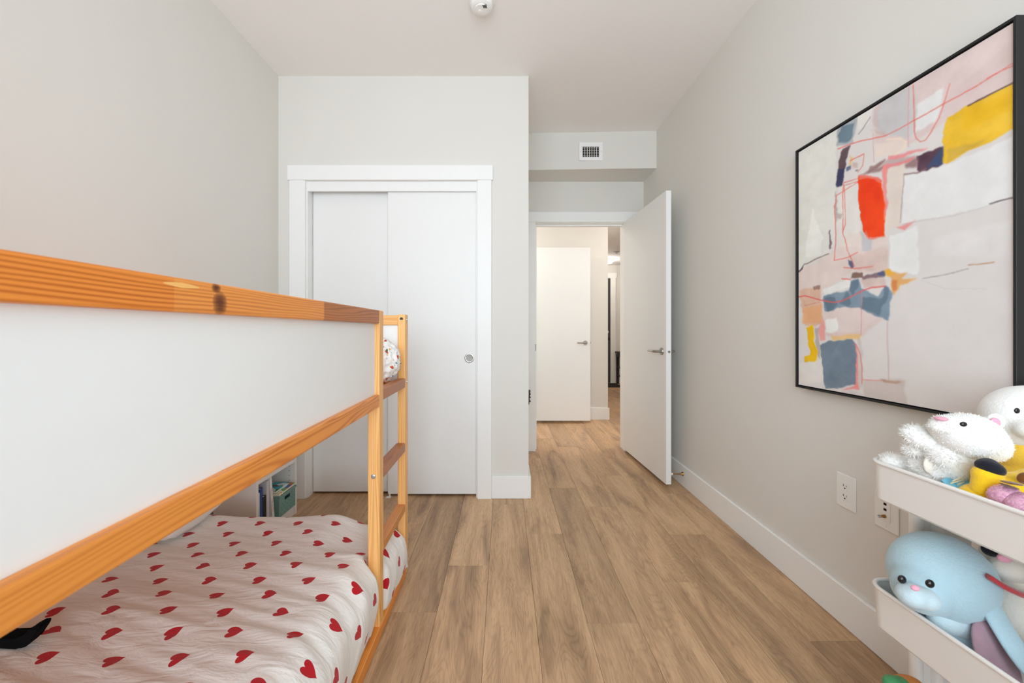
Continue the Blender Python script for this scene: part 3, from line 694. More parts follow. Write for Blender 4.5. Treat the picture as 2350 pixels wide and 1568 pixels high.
for y_, th_, h_, c_, lb in ((SY0+0.026, 0.03, 0.17, (150,60,50), 'brick red book on the middle shelf at its near end'), (SY0+0.06, 0.025, 0.19, (226,220,212), 'cream book second on the middle shelf'),
                          (SY0+0.09, 0.04, 0.16, (60,52,60), 'charcoal book on the middle shelf beside the cream one'), (SY0+0.15, 0.05, 0.18, (232,230,232), 'thick white book midway along the middle shelf'),
                          (SY0+0.215, 0.018, 0.17, (120,170,200), 'light blue book on the middle shelf'), (SY0+0.245, 0.014, 0.18, (60,130,120), 'thin green book on the middle shelf'),
                          (SY0+0.275, 0.03, 0.16, (170,40,44), 'crimson book on the middle shelf at its far end')):
    book(y_, th_, h_, MZ, c_, lb)
# teal basket
M['teal'] = plain('teal_plastic', srgb(118,160,152), 0.5, 0.4, var=0.02)
by0, by1, bz0, bz1 = 2.135, 2.300, BZ, 0.178
bx1, bx0 = SX+0.004, xb+0.02
bs = thing('storage_basket', ((bx0+bx1)/2, (by0+by1)/2, bz0), 'teal perforated plastic basket on the lowest shelf', 'basket')
def tapered(m_, x0, x1, y0, y1, z0, z1, t_):           # a wall quad set with taper, hollow
    r0 = [(x0+t_, y0+t_), (x1-t_, y0+t_), (x1-t_, y1-t_), (x0+t_, y1-t_)]; r1 = [(x0, y0), (x1, y0), (x1, y1), (x0, y1)]
    return r0, r1
wl = MB(); zt0, zt1, hx0, hx1 = 0.135, 0.156, by0+0.055, by1-0.055
wl.box(bx1-0.004, bx1, by0, hx0, bz0, bz1).box(bx1-0.004, bx1, hx1, by1, bz0, bz1).box(bx1-0.004, bx1, hx0, hx1, bz0, zt0).box(bx1-0.004, bx1, hx0, hx1, zt1, bz1)
fw = obj('front_wall', wl, 'teal', bs)
obj('side_wall', box(bx0, bx1-0.004, by0, by0+0.004, bz0, bz1), 'teal', bs); obj('side_wall', box(bx0, bx1-0.004, by1-0.004, by1, bz0, bz1), 'teal', bs)
obj('rear_wall', box(bx0, bx0+0.004, by0+0.004, by1-0.004, bz0, bz1), 'teal', bs); obj('bottom', box(bx0+0.004, bx1-0.004, by0+0.004, by1-0.004, bz0, bz0+0.004), 'teal', bs)
obj('rim', MB().box(bx1-0.004, bx1+0.006, by0-0.005, by1+0.005, bz1-0.012, bz1, bev=0.002), 'teal', bs)
for r_ in range(4):
    for c_ in range(5):
        y_ = by0+0.018+c_*0.031+(r_ % 2)*0.010; z_ = bz0+0.012+r_*0.017
        obj('hole', box(bx1, bx1+0.0005, y_, y_+0.003, z_, z_+0.003), 'dark', fw)
def picture_cover(name, cols):
    k = NT(name); vo = k.node('ShaderNodeTexVoronoi'); k.l.new(k.coords(), vo.inputs['Vector']); vo.inputs['Scale'].default_value = 34
    sc_ = k.node('ShaderNodeSeparateColor'); k.l.new(vo.outputs['Color'], sc_.inputs[0])
    k.base(k.ramp(sc_.outputs[0], [(i/len(cols), srgb(*c)) for i, c in enumerate(cols)]), 0.4); k.n[-1]
    for n_ in k.n:
        if n_.type == 'VALTORGB': n_.color_ramp.interpolation = 'CONSTANT'
    return k.m
M['cover_a'] = picture_cover('picture_cover_teal', [(44,150,170), (70,175,190), (120,60,60), (60,120,70), (210,225,225)])
M['cover_b'] = picture_cover('picture_cover_mixed', [(222,196,120), (120,165,80), (196,70,50), (235,225,205), (50,110,170)])
def flatbook(z, th, y0, y1, x0, x1, mat, label, tilt):
    t_ = thing('picture_book', ((x0+x1)/2, (y0+y1)/2, z), label, 'book', 'picture books lying on the basket')
    rot = Matrix.Translation((x1, y0, z)) @ Matrix.Rotation(tilt, 4, 'Z') @ Matrix.Translation((-x1, -y0, -z))
    for nm, b_, mt in (('cover', box(x0, x1, y0, y1, z+th-0.002, z+th), mat), ('pages', box(x0, x1-0.001, y0+0.001, y1-0.001, z+0.002, z+th-0.002), PAPER), ('back_cover', box(x0, x1, y0, y1, z, z+0.002), mat)):
        obj(nm, b_, mt, t_)
flatbook(0.179, 0.014, by0+0.002, by1-0.002, bx0+0.01, bx1, 'cover_b', 'colourful picture book lying directly on the teal basket', 0)
flatbook(0.194, 0.012, by0+0.004, by1-0.03, bx0+0.02, bx1-0.02, 'cover_a', 'teal picture book lying on top of the basket pile', 0)

# ------------------------------------------------------------------ painting
PXF = 1.222; PY0, PY1, PZ0, PZ1 = 0.930, 1.637, 0.852, 1.842
pt = thing('framed_painting', (XR, (PY0+PY1)/2, PZ0), 'large abstract painting in a thin black frame on the right wall', 'painting')
FW = 0.007
for nm, b_ in (('frame_side', (PXF, XR-0.002, PY1-FW, PY1, PZ0, PZ1)), ('frame_side', (PXF, XR-0.002, PY0, PY0+FW, PZ0, PZ1)),
               ('frame_rail', (PXF, XR-0.002, PY0+FW, PY1-FW, PZ0, PZ0+FW)), ('frame_rail', (PXF, XR-0.002, PY0+FW, PY1-FW, PZ1-FW, PZ1))):
    obj(nm, MB().box(*b_, bev=0.0008, seg=1), 'black_frame', pt)
obj('frame_backing', box(XR-0.010, XR-0.002, PY0+FW, PY1-FW, PZ0+FW, PZ1-FW), 'black_frame', pt)
GP = 0.004; cy0, cy1, cz0, cz1 = PY0+FW+GP, PY1-FW-GP, PZ0+FW+GP, PZ1-FW-GP; XCV = PXF+0.006
obj('stretcher_canvas', box(XCV+0.0006, XR-0.010, cy0, cy1, cz0, cz1), 'white_cotton', pt)
def paint():
    nu, nv = 360, 510
    Y = np.linspace(cy1, cy0, nu)[None, :].repeat(nv, 0); Z = np.linspace(cz1, cz0, nv)[:, None].repeat(nu, 1)
    s = F/Y; PX = VX+XCV*s; PY = VY+(CH-Z)*s                     # where each canvas point shows in the photo
    rng = np.random.RandomState(4)
    def smooth(n_):
        g_ = rng.rand(nv//n_+3, nu//n_+3); yi = np.arange(nv)/n_; xi = np.arange(nu)/n_
        y0, x0 = yi.astype(int), xi.astype(int); fy, fx = (yi-y0)[:, None], (xi-x0)[None, :]
        a = g_[y0][:, x0]; b = g_[y0][:, x0+1]; c = g_[y0+1][:, x0]; d = g_[y0+1][:, x0+1]
        return (a*(1-fx)+b*fx)*(1-fy)+(c*(1-fx)+d*fx)*fy-0.5
    NX = smooth(7)*5+smooth(22)*6; NY = smooth(7)*5+smooth(22)*6; TEX = smooth(4)*0.4+smooth(14)+smooth(40)
    col = np.empty((nv, nu, 3)); col[:] = (227, 221, 218); hgt = np.zeros((nv, nu))
    ZA = lambda p_: [(1800+x/2.613, 300+y/2.613) for x, y in p_]
    ZB = lambda p_: [(1880+x/3.015, 40+y/3.015) for x, y in p_]
    ZD = lambda p_: [(1800+x/1.633, 20+y/1.633) for x, y in p_]
    def blur(a, n_):
        for _ in range(n_):
            a = np.pad(a, 1, mode='edge'); a = (a[:-2, 1:-1]+a[2:, 1:-1]+a[1:-1, :-2]+a[1:-1, 2:]+a[1:-1, 1:-1]*2)/6
        return a
    def poly(pts, c, al=1.0, soft=1, var=6, wob=1.0, h_=0.0):
        X_, Y_ = PX+NX*wob, PY+NY*wob; ins = np.zeros(PX.shape, bool); n_ = len(pts)
        for i in range(n_):
            (x1, y1), (x2, y2) = pts[i], pts[(i+1) % n_]
            if y1 == y2: continue
            cnd = ((y1 > Y_) != (y2 > Y_)) & (X_ < (x2-x1)*(Y_-y1)/(y2-y1)+x1); ins ^= cnd
        m_ = blur(ins.astype(float), soft)*al
        k = np.array(c)[None, None, :]+TEX[..., None]*var
        col[:] = col*(1-m_[..., None])+k*m_[..., None]; hgt[:] = hgt*(1-m_)+h_*m_
    def line(pts, c, wd=1.2, al=0.85):
        d = np.full(PX.shape, 1e9)
        for (x1, y1), (x2, y2) in zip(pts, pts[1:]):
            t = np.clip(((PX-x1)*(x2-x1)+(PY-y1)*(y2-y1))/((x2-x1)**2+(y2-y1)**2+1e-9), 0, 1)
            d = np.minimum(d, np.hypot(PX-x1-t*(x2-x1)+NX*0.2, PY-y1-t*(y2-y1)+NY*0.2))
        m_ = np.clip(wd+0.7-d, 0, 1)*al; col[:] = col*(1-m_[..., None])+np.array(c)*m_[..., None]
    poly(ZB([(380,620),(640,440),(1400,0),(1400,480),(900,700),(620,880),(380,880)]), (228,208,205), 1, 8, 8)
    poly(ZB([(900,520),(1400,120),(1400,330),(1000,560)]), (222,200,197), .6, 14)
    poly(ZA([(40,100),(312,-20),(310,640),(270,720),(60,850)]), (233,231,224), 1, 3)
    poly(ZA([(160,460),(230,640),(215,760),(125,760)]), (243,242,236), .9, 3, h_=1)
    poly(ZB([(410,600),(635,465),(620,835),(480,810),(400,770)]), (206,204,204), .95, 5)
    poly(ZB([(640,470),(670,470),(670,800),(620,830)]), (212,209,210), .8, 4)
    poly(ZB([(670,600),(860,490),(850,600),(800,720),(670,790)]), (237,237,235), .95, 4, h_=.6)
    poly(ZB([(260,690),(370,625),(350,740),(270,780)]), (238,233,226), .9, 4)
    poly(ZB([(375,630),(415,610),(410,770),(375,760)]), (205,185,180), .5, 5)
    poly(ZB([(118,770),(262,685),(235,880),(118,885)]), (176,180,184), .9, 3)
    poly(ZB([(150,760),(240,730),(225,845),(205,862),(132,862),(128,820)]), (112,134,148), 1, 3, h_=1)
    poly(ZB([(350,780),(480,790),(470,820),(380,800)]), (196,172,168), .5, 6)
    poly(ZB([(400,880),(560,840),(602,862),(590,905),(520,955),(390,965)]), (236,218,206), .95, 3)
    line(ZB([(470,845),(560,838),(602,862),(590,905),(520,955)]), (244,224,204), 2.0)
    poly(ZB([(865,740),(885,690),(1000,620),(1090,585),(1400,425),(1400,730),(1180,870),(1030,930),(880,1015),(852,1000)]), (242,194,52), 1, 1, 16, h_=1)
    poly(ZB([(1000,650),(1330,500),(1330,650),(1000,800)]), (246,190,24), .55, 16)
    poly(ZB([(880,920),(1030,880),(1180,840),(1030,925),(885,1008)]), (206,172,82), .6, 4)
    line(ZB([(1030,612),(1130,560),(1345,450)]), (98,66,64), 1.6)
    poly(ZB([(680,965),(850,888),(855,1015),(700,1068),(675,1060)]), (94,64,80), 1, 1, 14)
    poly(ZB([(790,975),(852,890),(855,1015),(745,1040)]), (64,84,122), .9, 3, 10)
    poly(ZB([(160,910),(218,888),(188,990),(178,1050),(130,1055)]), (96,76,82), .95, 2, 14)
    poly(ZB([(130,1050),(175,1040),(165,1178),(122,1172)]), (62,64,96), 1, 2)
    poly(ZB([(190,1040),(225,1025),(225,1055),(185,1064)]), (92,106,138), .9, 2); poly(ZB([(245,1052),(268,1052),(264,1064),(245,1064)]), (100,112,140), .8, 1)
    poly(ZB([(210,955),(234,970),(226,1025),(208,1025)]), (238,192,124), .8, 3); poly(ZB([(235,1005),(270,1005),(270,1035),(235,1040)]), (205,170,160), .6, 4)
    poly(ZB([(340,1080),(400,1010),(560,960),(690,965),(680,1040),(600,1040),(440,1050)]), (178,142,140), .55, 5, 14)
    poly(ZB([(480,965),(750,900),(740,915),(640,950),(480,992)]), (240,148,148), .9, 2)
    poly(ZB([(430,1030),(680,968),(640,1002),(520,1030),(440,1062)]), (240,138,140), .9, 2)
    poly(ZB([(350,1035),(470,978),(440,1012),(340,1085)]), (140,106,104), .75, 3); poly(ZB([(590,1030),(680,978),(675,1030),(600,1052)]), (142,108,108), .7, 4)
    poly(ZB([(265,1100),(440,1030),(430,1060),(330,1090)]), (130,96,94), .6, 3)
    poly(ZB([(470,1050),(592,1008),(562,1430),(468,1475)]), (231,218,207), .95, 3)
    poly(ZB([(590,1095),(880,1020),(1400,810),(1400,1230),(1180,1305),(700,1412),(568,1432),(585,1150)]), (236,235,233), 1, 2, 5, h_=.7)
    line(ZB([(588,1092),(570,1300),(562,1420)]), (170,150,145), 1.0, .6); line(ZB([(590,1085),(680,1075),(740,1045)]), (140,110,108), 1.6, .7)
    poly(ZB([(530,1450),(570,1435),(680,1408),(600,1460),(590,1468)]), (240,150,146), .85, 2)
    poly(ZA([(60,860),(130,830),(300,720),(460,610),(620,640),(620,860),(400,850),(240,960),(60,975)]), (231,214,207), .95, 4)
    poly(ZA([(455,590),(490,640),(525,640),(520,720),(468,722)]), (200,199,202), .9, 3)
    poly(ZA([(320,640),(455,590),(465,700),(320,700)]), (236,224,214), .7, 5)
    poly(ZA([(330,340),(440,310),(460,600),(320,650),(310,420)]), (234,230,224), .9, 4)
    poly(ZA([(305,360),(318,400),(312,540),(302,560)]), (176,158,156), .7, 3); poly(ZA([(308,495),(338,490),(330,520),(308,525)]), (170,155,155), .6, 4)
    poly(ZA([(440,275),(470,280),(580,292),(612,500),(600,636),(500,640),(478,612),(450,480)]), (247,66,12), 1, 1, 10, .8, 1)
    poly(ZA([(450,300),(560,300),(570,420),(460,420)]), (240,52,2), .5, 12)
    poly(ZA([(438,272),(480,268),(588,292),(585,312),(500,288),(450,298)]), (242,122,108), .9, 1)
    poly(ZA([(588,225),(622,235),(612,500),(606,570),(600,480),(590,320)]), (241,146,142), .9, 2)
    poly(ZA([(490,600),(505,636),(600,634),(602,644),(500,650),(480,622)]), (240,128,116), .8, 1)
    poly(ZA([(390,760),(620,690),(620,840),(420,840)]), (214,186,176), .5, 8, 14)
    poly(ZA([(632,632),(800,575),(800,860),(630,845)]), (238,238,236), 1, 2, h_=.7)
    poly(ZD([(395,855),(492,850),(500,980),(395,985)]), (238,238,236), 1, 4, h_=.5); poly(ZD([(560,860),(850,790),(850,930),(560,930)]), (232,228,225), .7, 16)
    poly(ZA([(398,858),(470,850),(476,878),(400,886)]), (132,104,92), .95, 2); poly(ZA([(470,872),(610,845),(606,876),(470,892)]), (132,106,114), .9, 2)
    poly(ZA([(560,856),(610,844),(610,870),(565,872)]), (82,94,136), .9, 2); poly(ZA([(380,780),(398,785),(412,820),(392,835)]), (92,92,128), .9, 1)
    poly(ZA([(450,890),(600,880),(600,930),(480,950)]), (214,182,170), .6, 5, 14)
    poly(ZA([(605,840),(625,830),(660,855),(740,850),(700,880),(800,880),(700,922),(650,985),(635,960),(640,900)]), (234,174,104), .9, 3)
    poly(ZA([(640,898),(682,890),(672,950),(645,962)]), (216,130,72), .8, 3); poly(ZA([(605,838),(632,832),(660,858),(620,880)]), (240,180,60), .9, 2)
    poly(ZA([(228,960),(390,888),(402,940),(250,988)]), (240,238,234), .95, 3, h_=.6)
    poly(ZA([(225,1100),(240,1075),(455,1055),(560,1125),(440,1210),(230,1230)]), (231,213,208), .9, 4)
    poly(ZA([(238,990),(390,960),(400,900),(440,888),(462,950),(560,992),(602,928),(642,970),(622,1145),(560,1120),(450,1062),(330,1064),(250,1082)]), (132,152,170), 1, 2, 10, h_=.8)
    for b_ in ([(245,1000),(300,1000),(322,1050),(260,1082)], [(395,915),(440,890),(446,940),(400,990)], [(470,1000),(592,1002),(580,1112),(460,1062)], [(600,932),(626,942),(610,1020),(580,1045)], [(330,1030),(380,965),(400,1040),(380,1062)]):
        poly(ZA(b_), (102,124,141), .9, 2, 8, h_=1)
    poly(ZA([(85,960),(215,930),(236,1080),(226,1160),(130,1172),(100,1060)]), (226,182,156), .85, 4, 12)
    poly(ZA([(105,1065),(230,1040),(222,1150),(110,1155)]), (236,176,128), .85, 4); poly(ZA([(175,932),(215,925),(210,950),(175,956)]), (150,120,106), .85, 2)
    poly(ZA([(245,1130),(315,1124),(321,1205),(250,1212)]), (243,242,238), 1, 2, h_=1)
    poly(ZA([(203,1180),(236,1120),(252,1255),(220,1262)]), (240,164,158), .95, 3)
    poly(ZA([(250,1215),(440,1205),(560,1130),(600,1130),(470,1225),(260,1235)]), (226,196,192), .6, 4)
    poly(ZA([(280,1232),(462,1215),(456,1256),(290,1258)]), (238,196,130), .9, 3)
    poly(ZA([(180,1170),(206,1180),(216,1376),(196,1350)]), (178,168,170), .8, 3)
    poly(ZA([(135,1182),(165,1158),(178,1180),(180,1260),(198,1330),(190,1386),(120,1386),(120,1355),(155,1340)]), (243,192,18), 1, 1, 10, .7, 1)
    poly(ZA([(75,1390),(225,1375),(235,1500),(80,1520)]), (234,230,224), .8, 6)
    poly(ZA([(425,1262),(440,1300),(447,1552),(345,1552),(420,1530)]), (244,150,146), .95, 2); poly(ZA([(445,1250),(465,1240),(470,1540),(447,1550)]), (205,192,190), .6, 4)
    poly(ZA([(213,1292),(270,1262),(410,1255),(431,1280),(431,1515),(340,1540),(245,1550),(230,1420)]), (122,139,155), 1, 1, 12, .8, 1)
    poly(ZA([(222,1285),(280,1262),(330,1270),(240,1400)]), (108,126,140), .5, 8)
    poly(ZD([(290,1395),(450,1388),(462,1492),(300,1452)]), (209,196,190), .85, 6); poly(ZA([(578,1490),(640,1500),(716,1504),(690,1518),(600,1512)]), (188,150,128), .9, 2)
    poly(ZD([(130,1420),(300,1440),(300,1480),(130,1450)]), (212,200,196), .6, 8)
    poly(ZA([(66,860),(130,798),(112,830),(72,866)]), (82,66,70), .95, 1); line(ZA([(265,738),(190,770),(130,802)]), (128,104,100), 1.0, .8)
    poly(ZA([(272,590),(281,600),(281,700),(268,712)]), (124,104,106), .9, 1)
    RD = (236,112,98)
    line(ZB([(130,910),(210,880),(300,852),(380,838),(460,818),(560,768),(640,722),(860,600),(1080,482),(1260,368),(1400,310)]), RD, 1.0)
    line(ZB([(1160,425),(1270,362),(1330,320),(1400,312)]), RD, .7); line(ZB([(650,465),(656,640),(660,790),(672,835),(700,860),(735,850),(770,800),(830,690),(870,580),(905,460)]), RD, 1.0)
    line(ZB([(622,470),(615,700),(618,900)]), (222,150,146), .6, .7); line(ZB([(372,800),(380,1000)]), (222,140,136), .6, .6); line(ZB([(272,808),(310,760),(355,690)]), (120,110,110), .5, .8)
    line(ZA([(475,140),(395,180)]), RD, .9); line(ZA([(478,140),(470,210),(440,250)]), RD, .6); line(ZA([(440,288),(358,312),(350,380),(352,620),(365,650),(380,720),(420,815)]), RD, .8)
    line(ZA([(440,305),(360,330),(366,560),(350,610)]), RD, .7); line(ZA([(310,390),(440,310)]), RD, .7); line(ZA([(312,390),(302,480),(310,620),(300,780),(380,762),(440,730)]), RD, .8)
    line(ZA([(75,1000),(125,990),(205,1012),(300,1032),(350,1020),(470,960),(530,940),(605,932)]), (232,100,98), 1.3); line(ZA([(118,1020),(122,1050),(210,1028)]), (220,120,100), .6, .7)
    line(ZA([(465,960),(460,1220)]), (222,140,140), .7, .7); line(ZA([(345,890),(396,892)]), RD, 1.2); line(ZA([(355,822),(420,828),(530,815)]), RD, 1.2, .7)
    line(ZA([(430,1280),(455,1340),(466,1420),(466,1520)]), RD, .8, .8); line(ZA([(470,1495),(580,1500)]), RD, .8, .6); line(ZA([(618,1150),(620,1300),(628,1490)]), (205,180,176), 1.6, .6)
    line(ZD([(520,1010),(600,998),(690,975)]), (150,145,148), .9, .7); line(ZD([(690,961),(740,956),(785,950)]), (186,140,104), 1.2, .7)
    line(ZD([(770,732),(810,720),(860,708)]), (84,66,70), 1.3, .9); line(ZD([(440,808),(640,775),(780,735)]), (196,190,190), .8, .6); line(ZD([(510,1015),(600,1050),(760,1050)]), (205,200,200), .8, .5)
    for c_ in range(3): col[..., c_] = blur(col[..., c_], 1)
    col += TEX[..., None]*3
    hgt = blur(hgt, 2)*0.0006+0.0002+TEX*0.0002
    lin = np.clip(col/255, 0, 1); lin = np.where(lin <= 0.04045, lin/12.92, ((lin+0.055)/1.055)**2.4)
    V = np.stack([XCV-hgt, Y, Z], -1).reshape(-1, 3)
    ii = (np.arange(nv-1)[:, None]*nu+np.arange(nu-1)[None, :]).ravel()
    Fc = np.stack([ii, ii+nu, ii+nu+1, ii+1], 1)
    ctr = (V.min(0)+V.max(0))/2
    me = bpy.data.meshes.new('painted_surface'); me.vertices.add(len(V)); me.vertices.foreach_set('co', (V-ctr).ravel())
    me.loops.add(Fc.size); me.loops.foreach_set('vertex_index', Fc.ravel().astype(np.int32)); me.polygons.add(len(Fc))
    me.polygons.foreach_set('loop_start', np.arange(0, Fc.size, 4, dtype=np.int32)); me.update(calc_edges=True); me.shade_smooth()
    at_ = me.color_attributes.new('pigment', 'FLOAT_COLOR', 'POINT')
    at_.data.foreach_set('color', np.concatenate([lin.reshape(-1, 3), np.ones((nu*nv, 1))], 1).astype(np.float32).ravel())
    k = NT('acrylic_paint'); an = k.node('ShaderNodeAttribute', attribute_name='pigment')
    k.base(an.outputs['Color'], 0.55, 0.3); k.bump(k.noise(k.coords(), 500, 2), 0.08, 0.001); me.materials.append(k.m)
    return link(bpy.data.objects.new('painted_surface', me), pt, Vector(ctr))
paint()

# ------------------------------------------------------------------ rolling cart
KX0, KX1, KY0, KY1 = 0.905, 1.238, 0.52, 0.985
kt = thing('utility_cart', ((KX0+KX1)/2, (KY0+KY1)/2, 0), 'white metal three-tier utility cart against the painting wall', 'cart')
def rrect(x0, x1, y0, y1, r_, n=7):
    out = []
    for cx, cy, a0 in ((x1-r_, y1-r_, 0), (x0+r_, y1-r_, 90), (x0+r_, y0+r_, 180), (x1-r_, y0+r_, 270)):
        for i in range(n+1):
            a = R(a0+90*i/n); out.append((cx+r_*math.cos(a), cy+r_*math.sin(a)))
    return out
def tray(zt, zb):
    m_ = MB(); prof = []
    for ins, z in ((0.0, zt), (0.003, zb+0.006), (0.009, zb), (0.0115, zb+0.002), (0.006, zb+0.008), (0.003, zt)):
        prof.append([m_.bm.verts.new((x, y, z)) for x, y in rrect(KX0+0.004+ins, KX1-0.004-ins, KY0+0.004+ins, KY1-0.004-ins, 0.040-ins)])
    n = len(prof[0])
    for a, b in zip(prof, prof[1:]):
        for i in range(n): m_.bm.faces.new((a[i], a[(i+1) % n], b[(i+1) % n], b[i]))
    m_.bm.faces.new(prof[2][::-1]); m_.bm.faces.new(prof[3])
    t_ = obj('tray', m_, 'cart', kt, True)
    pts = rrect(KX0+0.0045, KX1-0.0045, KY0+0.0045, KY1-0.0045, 0.0395, 9); pts = pts+pts[:2]
    obj('rim', MB().tube([(x, y, zt) for x, y in pts], 0.0048, 10), 'cart', t_, True)
for zt, zb in ((0.767, 0.674), (0.462, 0.362), (0.160, 0.065)): tray(zt, zb)
for ye, sg in ((KY1, 1), (KY0, -1)):
    for x in (1.055, 1.108):
        obj('upright', MB().tube([(x, ye+sg*0.014, 0.075), (x, ye+sg*0.014, 0.70)], 0.0135, 18), 'cart', kt, True)
    obj('end_strap', box(1.06, 1.20, ye+sg*0.0165, ye+sg*0.0195, 0.08, 0.70), 'cart', kt)
for x in (KX0+0.05, KX1-0.05):
    for y in (KY0+0.06, KY1-0.06):
        cs = obj('caster', MB().lathe([(0, -0.009), (0.024, -0.009), (0.026, -0.005), (0.026, 0.005), (0.024, 0.009), (0, 0.009)], (x, y, 0.026), (1, 0, 0), 24), 'dark', kt, True)
        obj('caster_fork', MB().box(x-0.013, x+0.013, y-0.008, y+0.008, 0.045, 0.068, bev=0.002), 'zinc', cs)

# ------------------------------------------------------------------ plush toys
def plush_mat(name, col, var=0.06, sheen=0.4, scale=220):
    k = NT(name); n1 = k.noise(k.coords(), scale, 3); n2 = k.noise(k.coords(), 18, 2)
    c2 = tuple(x*(1-var*2.2) for x in col[:3])+(1,)
    k.base(k.mix(n1, c2, col), 0.95, 0.1); k.b.inputs['Sheen Weight'].default_value = sheen
    k.bump(k.math('ADD', n1, k.math('MULTIPLY', n2, 0.6)), 0.35, 0.004); return k.m
def blob(name, ells, mat, parent=None, vox=0.004, it=6, disp=0.0, dsc=0.02):
    m_ = MB()
    for e_ in ells: m_.ell(e_[0], e_[1], e_[2] if len(e_) > 2 else (0, 0, 0))
    o = obj(name, m_, mat, parent)
    rm = o.modifiers.new('remesh', 'REMESH'); rm.mode = 'VOXEL'; rm.voxel_size = vox; rm.use_smooth_shade = True
    sm = o.modifiers.new('smooth', 'SMOOTH'); sm.iterations = it; sm.factor = 0.6
    if disp:
        tx = bpy.data.textures.get('plush_clouds') or bpy.data.textures.new('plush_clouds', 'CLOUDS'); tx.noise_scale = dsc
        dm = o.modifiers.new('tufts', 'DISPLACE'); dm.texture = tx; dm.strength = disp; dm.mid_level = 0.5
    return o
def fur(parent, ells, n, length, mat, seed=1):
    rg = random.Random(seed); V, Fc = [], []
    E = []
    for e_ in ells:
        rot = Euler(e_[2] if len(e_) > 2 else (0, 0, 0)).to_matrix(); E.append((Vector(e_[0]), Vector(e_[1]), rot, rot.inverted()))
    wts = [max(1e-9, e[1][0]*e[1][1]+e[1][1]*e[1][2]+e[1][0]*e[1][2]) for e in E]
    while len(Fc) < n:
        i = rg.choices(range(len(E)), wts)[0]; c, rd, rot, inv = E[i]
        d = Vector((rg.gauss(0, 1), rg.gauss(0, 1), rg.gauss(0, 1))).normalized()
        p = c+rot @ Vector((d.x*rd.x, d.y*rd.y, d.z*rd.z))
        if any(j != i and sum((q/r_)**2 for q, r_ in zip(e[3] @ (p-e[0]), e[1])) < 0.97 for j, e in enumerate(E)): continue
        nn = (rot @ Vector((d.x/rd.x, d.y/rd.y, d.z/rd.z))).normalized()
        tdir = (nn+Vector((rg.uniform(-.9, .9), rg.uniform(-.9, .9), rg.uniform(-1.1, .5)))*0.75).normalized()
        sd_ = tdir.cross(nn+Vector((0.01, 0.02, 0.03))).normalized()*0.0009
        L_ = length*rg.uniform(.6, 1.3); k_ = len(V); b_ = p-nn*0.002
        V += [b_-sd_, b_+sd_, b_+tdir*L_]; Fc.append((k_, k_+1, k_+2))
    o = meshobj('fur', V, Fc, mat, parent, smooth=False); o['kind'] = 'stuff'; return o
M['white_plush'] = plush_mat('white_plush', srgb(240,238,234), 0.03)
M['blue_plush'] = plush_mat('pale_blue_plush', srgb(178,206,216), 0.05)
M['blue_light'] = plush_mat('light_blue_plush', srgb(196,216,222), 0.04)
M['mauve'] = plush_mat('mauve_plush', srgb(176,142,152), 0.10, scale=60)
M['yellow_plush'] = plush_mat('yellow_plush', srgb(250,204,36), 0.05)
M['yellow_soft'] = plush_mat('soft_yellow_plush', srgb(244,200,70), 0.05)
M['black_plush'] = plush_mat('black_plush', srgb(34,34,42), 0.1, 0.2)
M['pink_plush'] = plush_mat('pink_plush', srgb(240,170,190), 0.05)
M['cream_plush'] = plush_mat('cream_plush', srgb(236,228,216), 0.05)
M['eye'] = plain('button_eye', srgb(22,20,22), 0.15, 0.6)
M['brown_felt'] = plush_mat('brown_felt', srgb(110,66,20), 0.1)
M['red_band'] = plush_mat('red_band', srgb(190,60,66), 0.05)

tag(blob('floral_pillow', [((-0.585, 1.637, 0.962), (0.150, 0.088, 0.112)), ((-0.70, 1.62, 0.995), (0.17, 0.095, 0.135)), ((-0.86, 1.62, 0.97), (0.16, 0.10, 0.12))], 'floral', None, 0.007, 6, 0.03, 0.06),
    'white pillow with small flowers on the upper bunk behind the ladder', 'pillow')
# white bear lying on its back in the top tray, feet to the far corner
wb = thing('plush_bear', (0.985, 0.87, 0.69), 'fluffy white plush bear lying on its back in the top tray', 'plush toy')
body = [(at(2150, 1075, 0.885), (0.050, 0.055, 0.050)), (at(2188, 1055, 0.860), (0.052, 0.05, 0.052)), (at(2170, 1115, 0.875), (0.05, 0.06, 0.05)),
        (at(2125, 1068, 0.895), (0.036, 0.034, 0.040)), (at(2180, 1038, 0.850), (0.045, 0.040, 0.040)), (at(2235, 1060, 0.830), (0.035, 0.030, 0.030), (0, .5, 0)),
        (at(2052, 1062, 0.945), (0.030, 0.026, 0.022)), (at(2085, 1075, 0.93), (0.030, 0.03, 0.026))]
arm = [(at(2100, 997, 0.875), (0.024, 0.022, 0.022)), (at(2120, 1010, 0.868), (0.028, 0.022, 0.022)), (at(2150, 1022, 0.860), (0.032, 0.024, 0.024)),
       (at(2097, 1030, 0.89), (0.020, 0.02, 0.018)), (at(2118, 1030, 0.885), (0.026, 0.02, 0.02))]
headE = [(at(2222, 1000, 0.825), (0.058, 0.052, 0.047), (0, .22, 0)), (at(2185, 985, 0.83), (0.040, 0.036, 0.030)), (at(2262, 1020, 0.82), (0.034, 0.04, 0.036)), (at(2160, 978, 0.822), (0.022, 0.022, 0.016), (0, -.2, 0)), (at(2168, 966, 0.825), (0.020, 0.020, 0.012))]
bo = blob('body', body, 'white_plush', wb, 0.0045, 4, 0.006); fur(bo, body, 5200, 0.009, 'white_plush', 2)
ar = blob('arm', arm, 'white_plush', wb, 0.004, 4, 0.005); fur(ar, arm, 2200, 0.008, 'white_plush', 3)
hd = blob('head', headE, 'white_plush', wb, 0.004, 6, 0.002); fur(hd, headE, 2600, 0.0045, 'white_plush', 4)
obj('ear', MB().ell(at(2284, 968, 0.812), (0.018, 0.010, 0.018)), 'white_plush', wb, True)
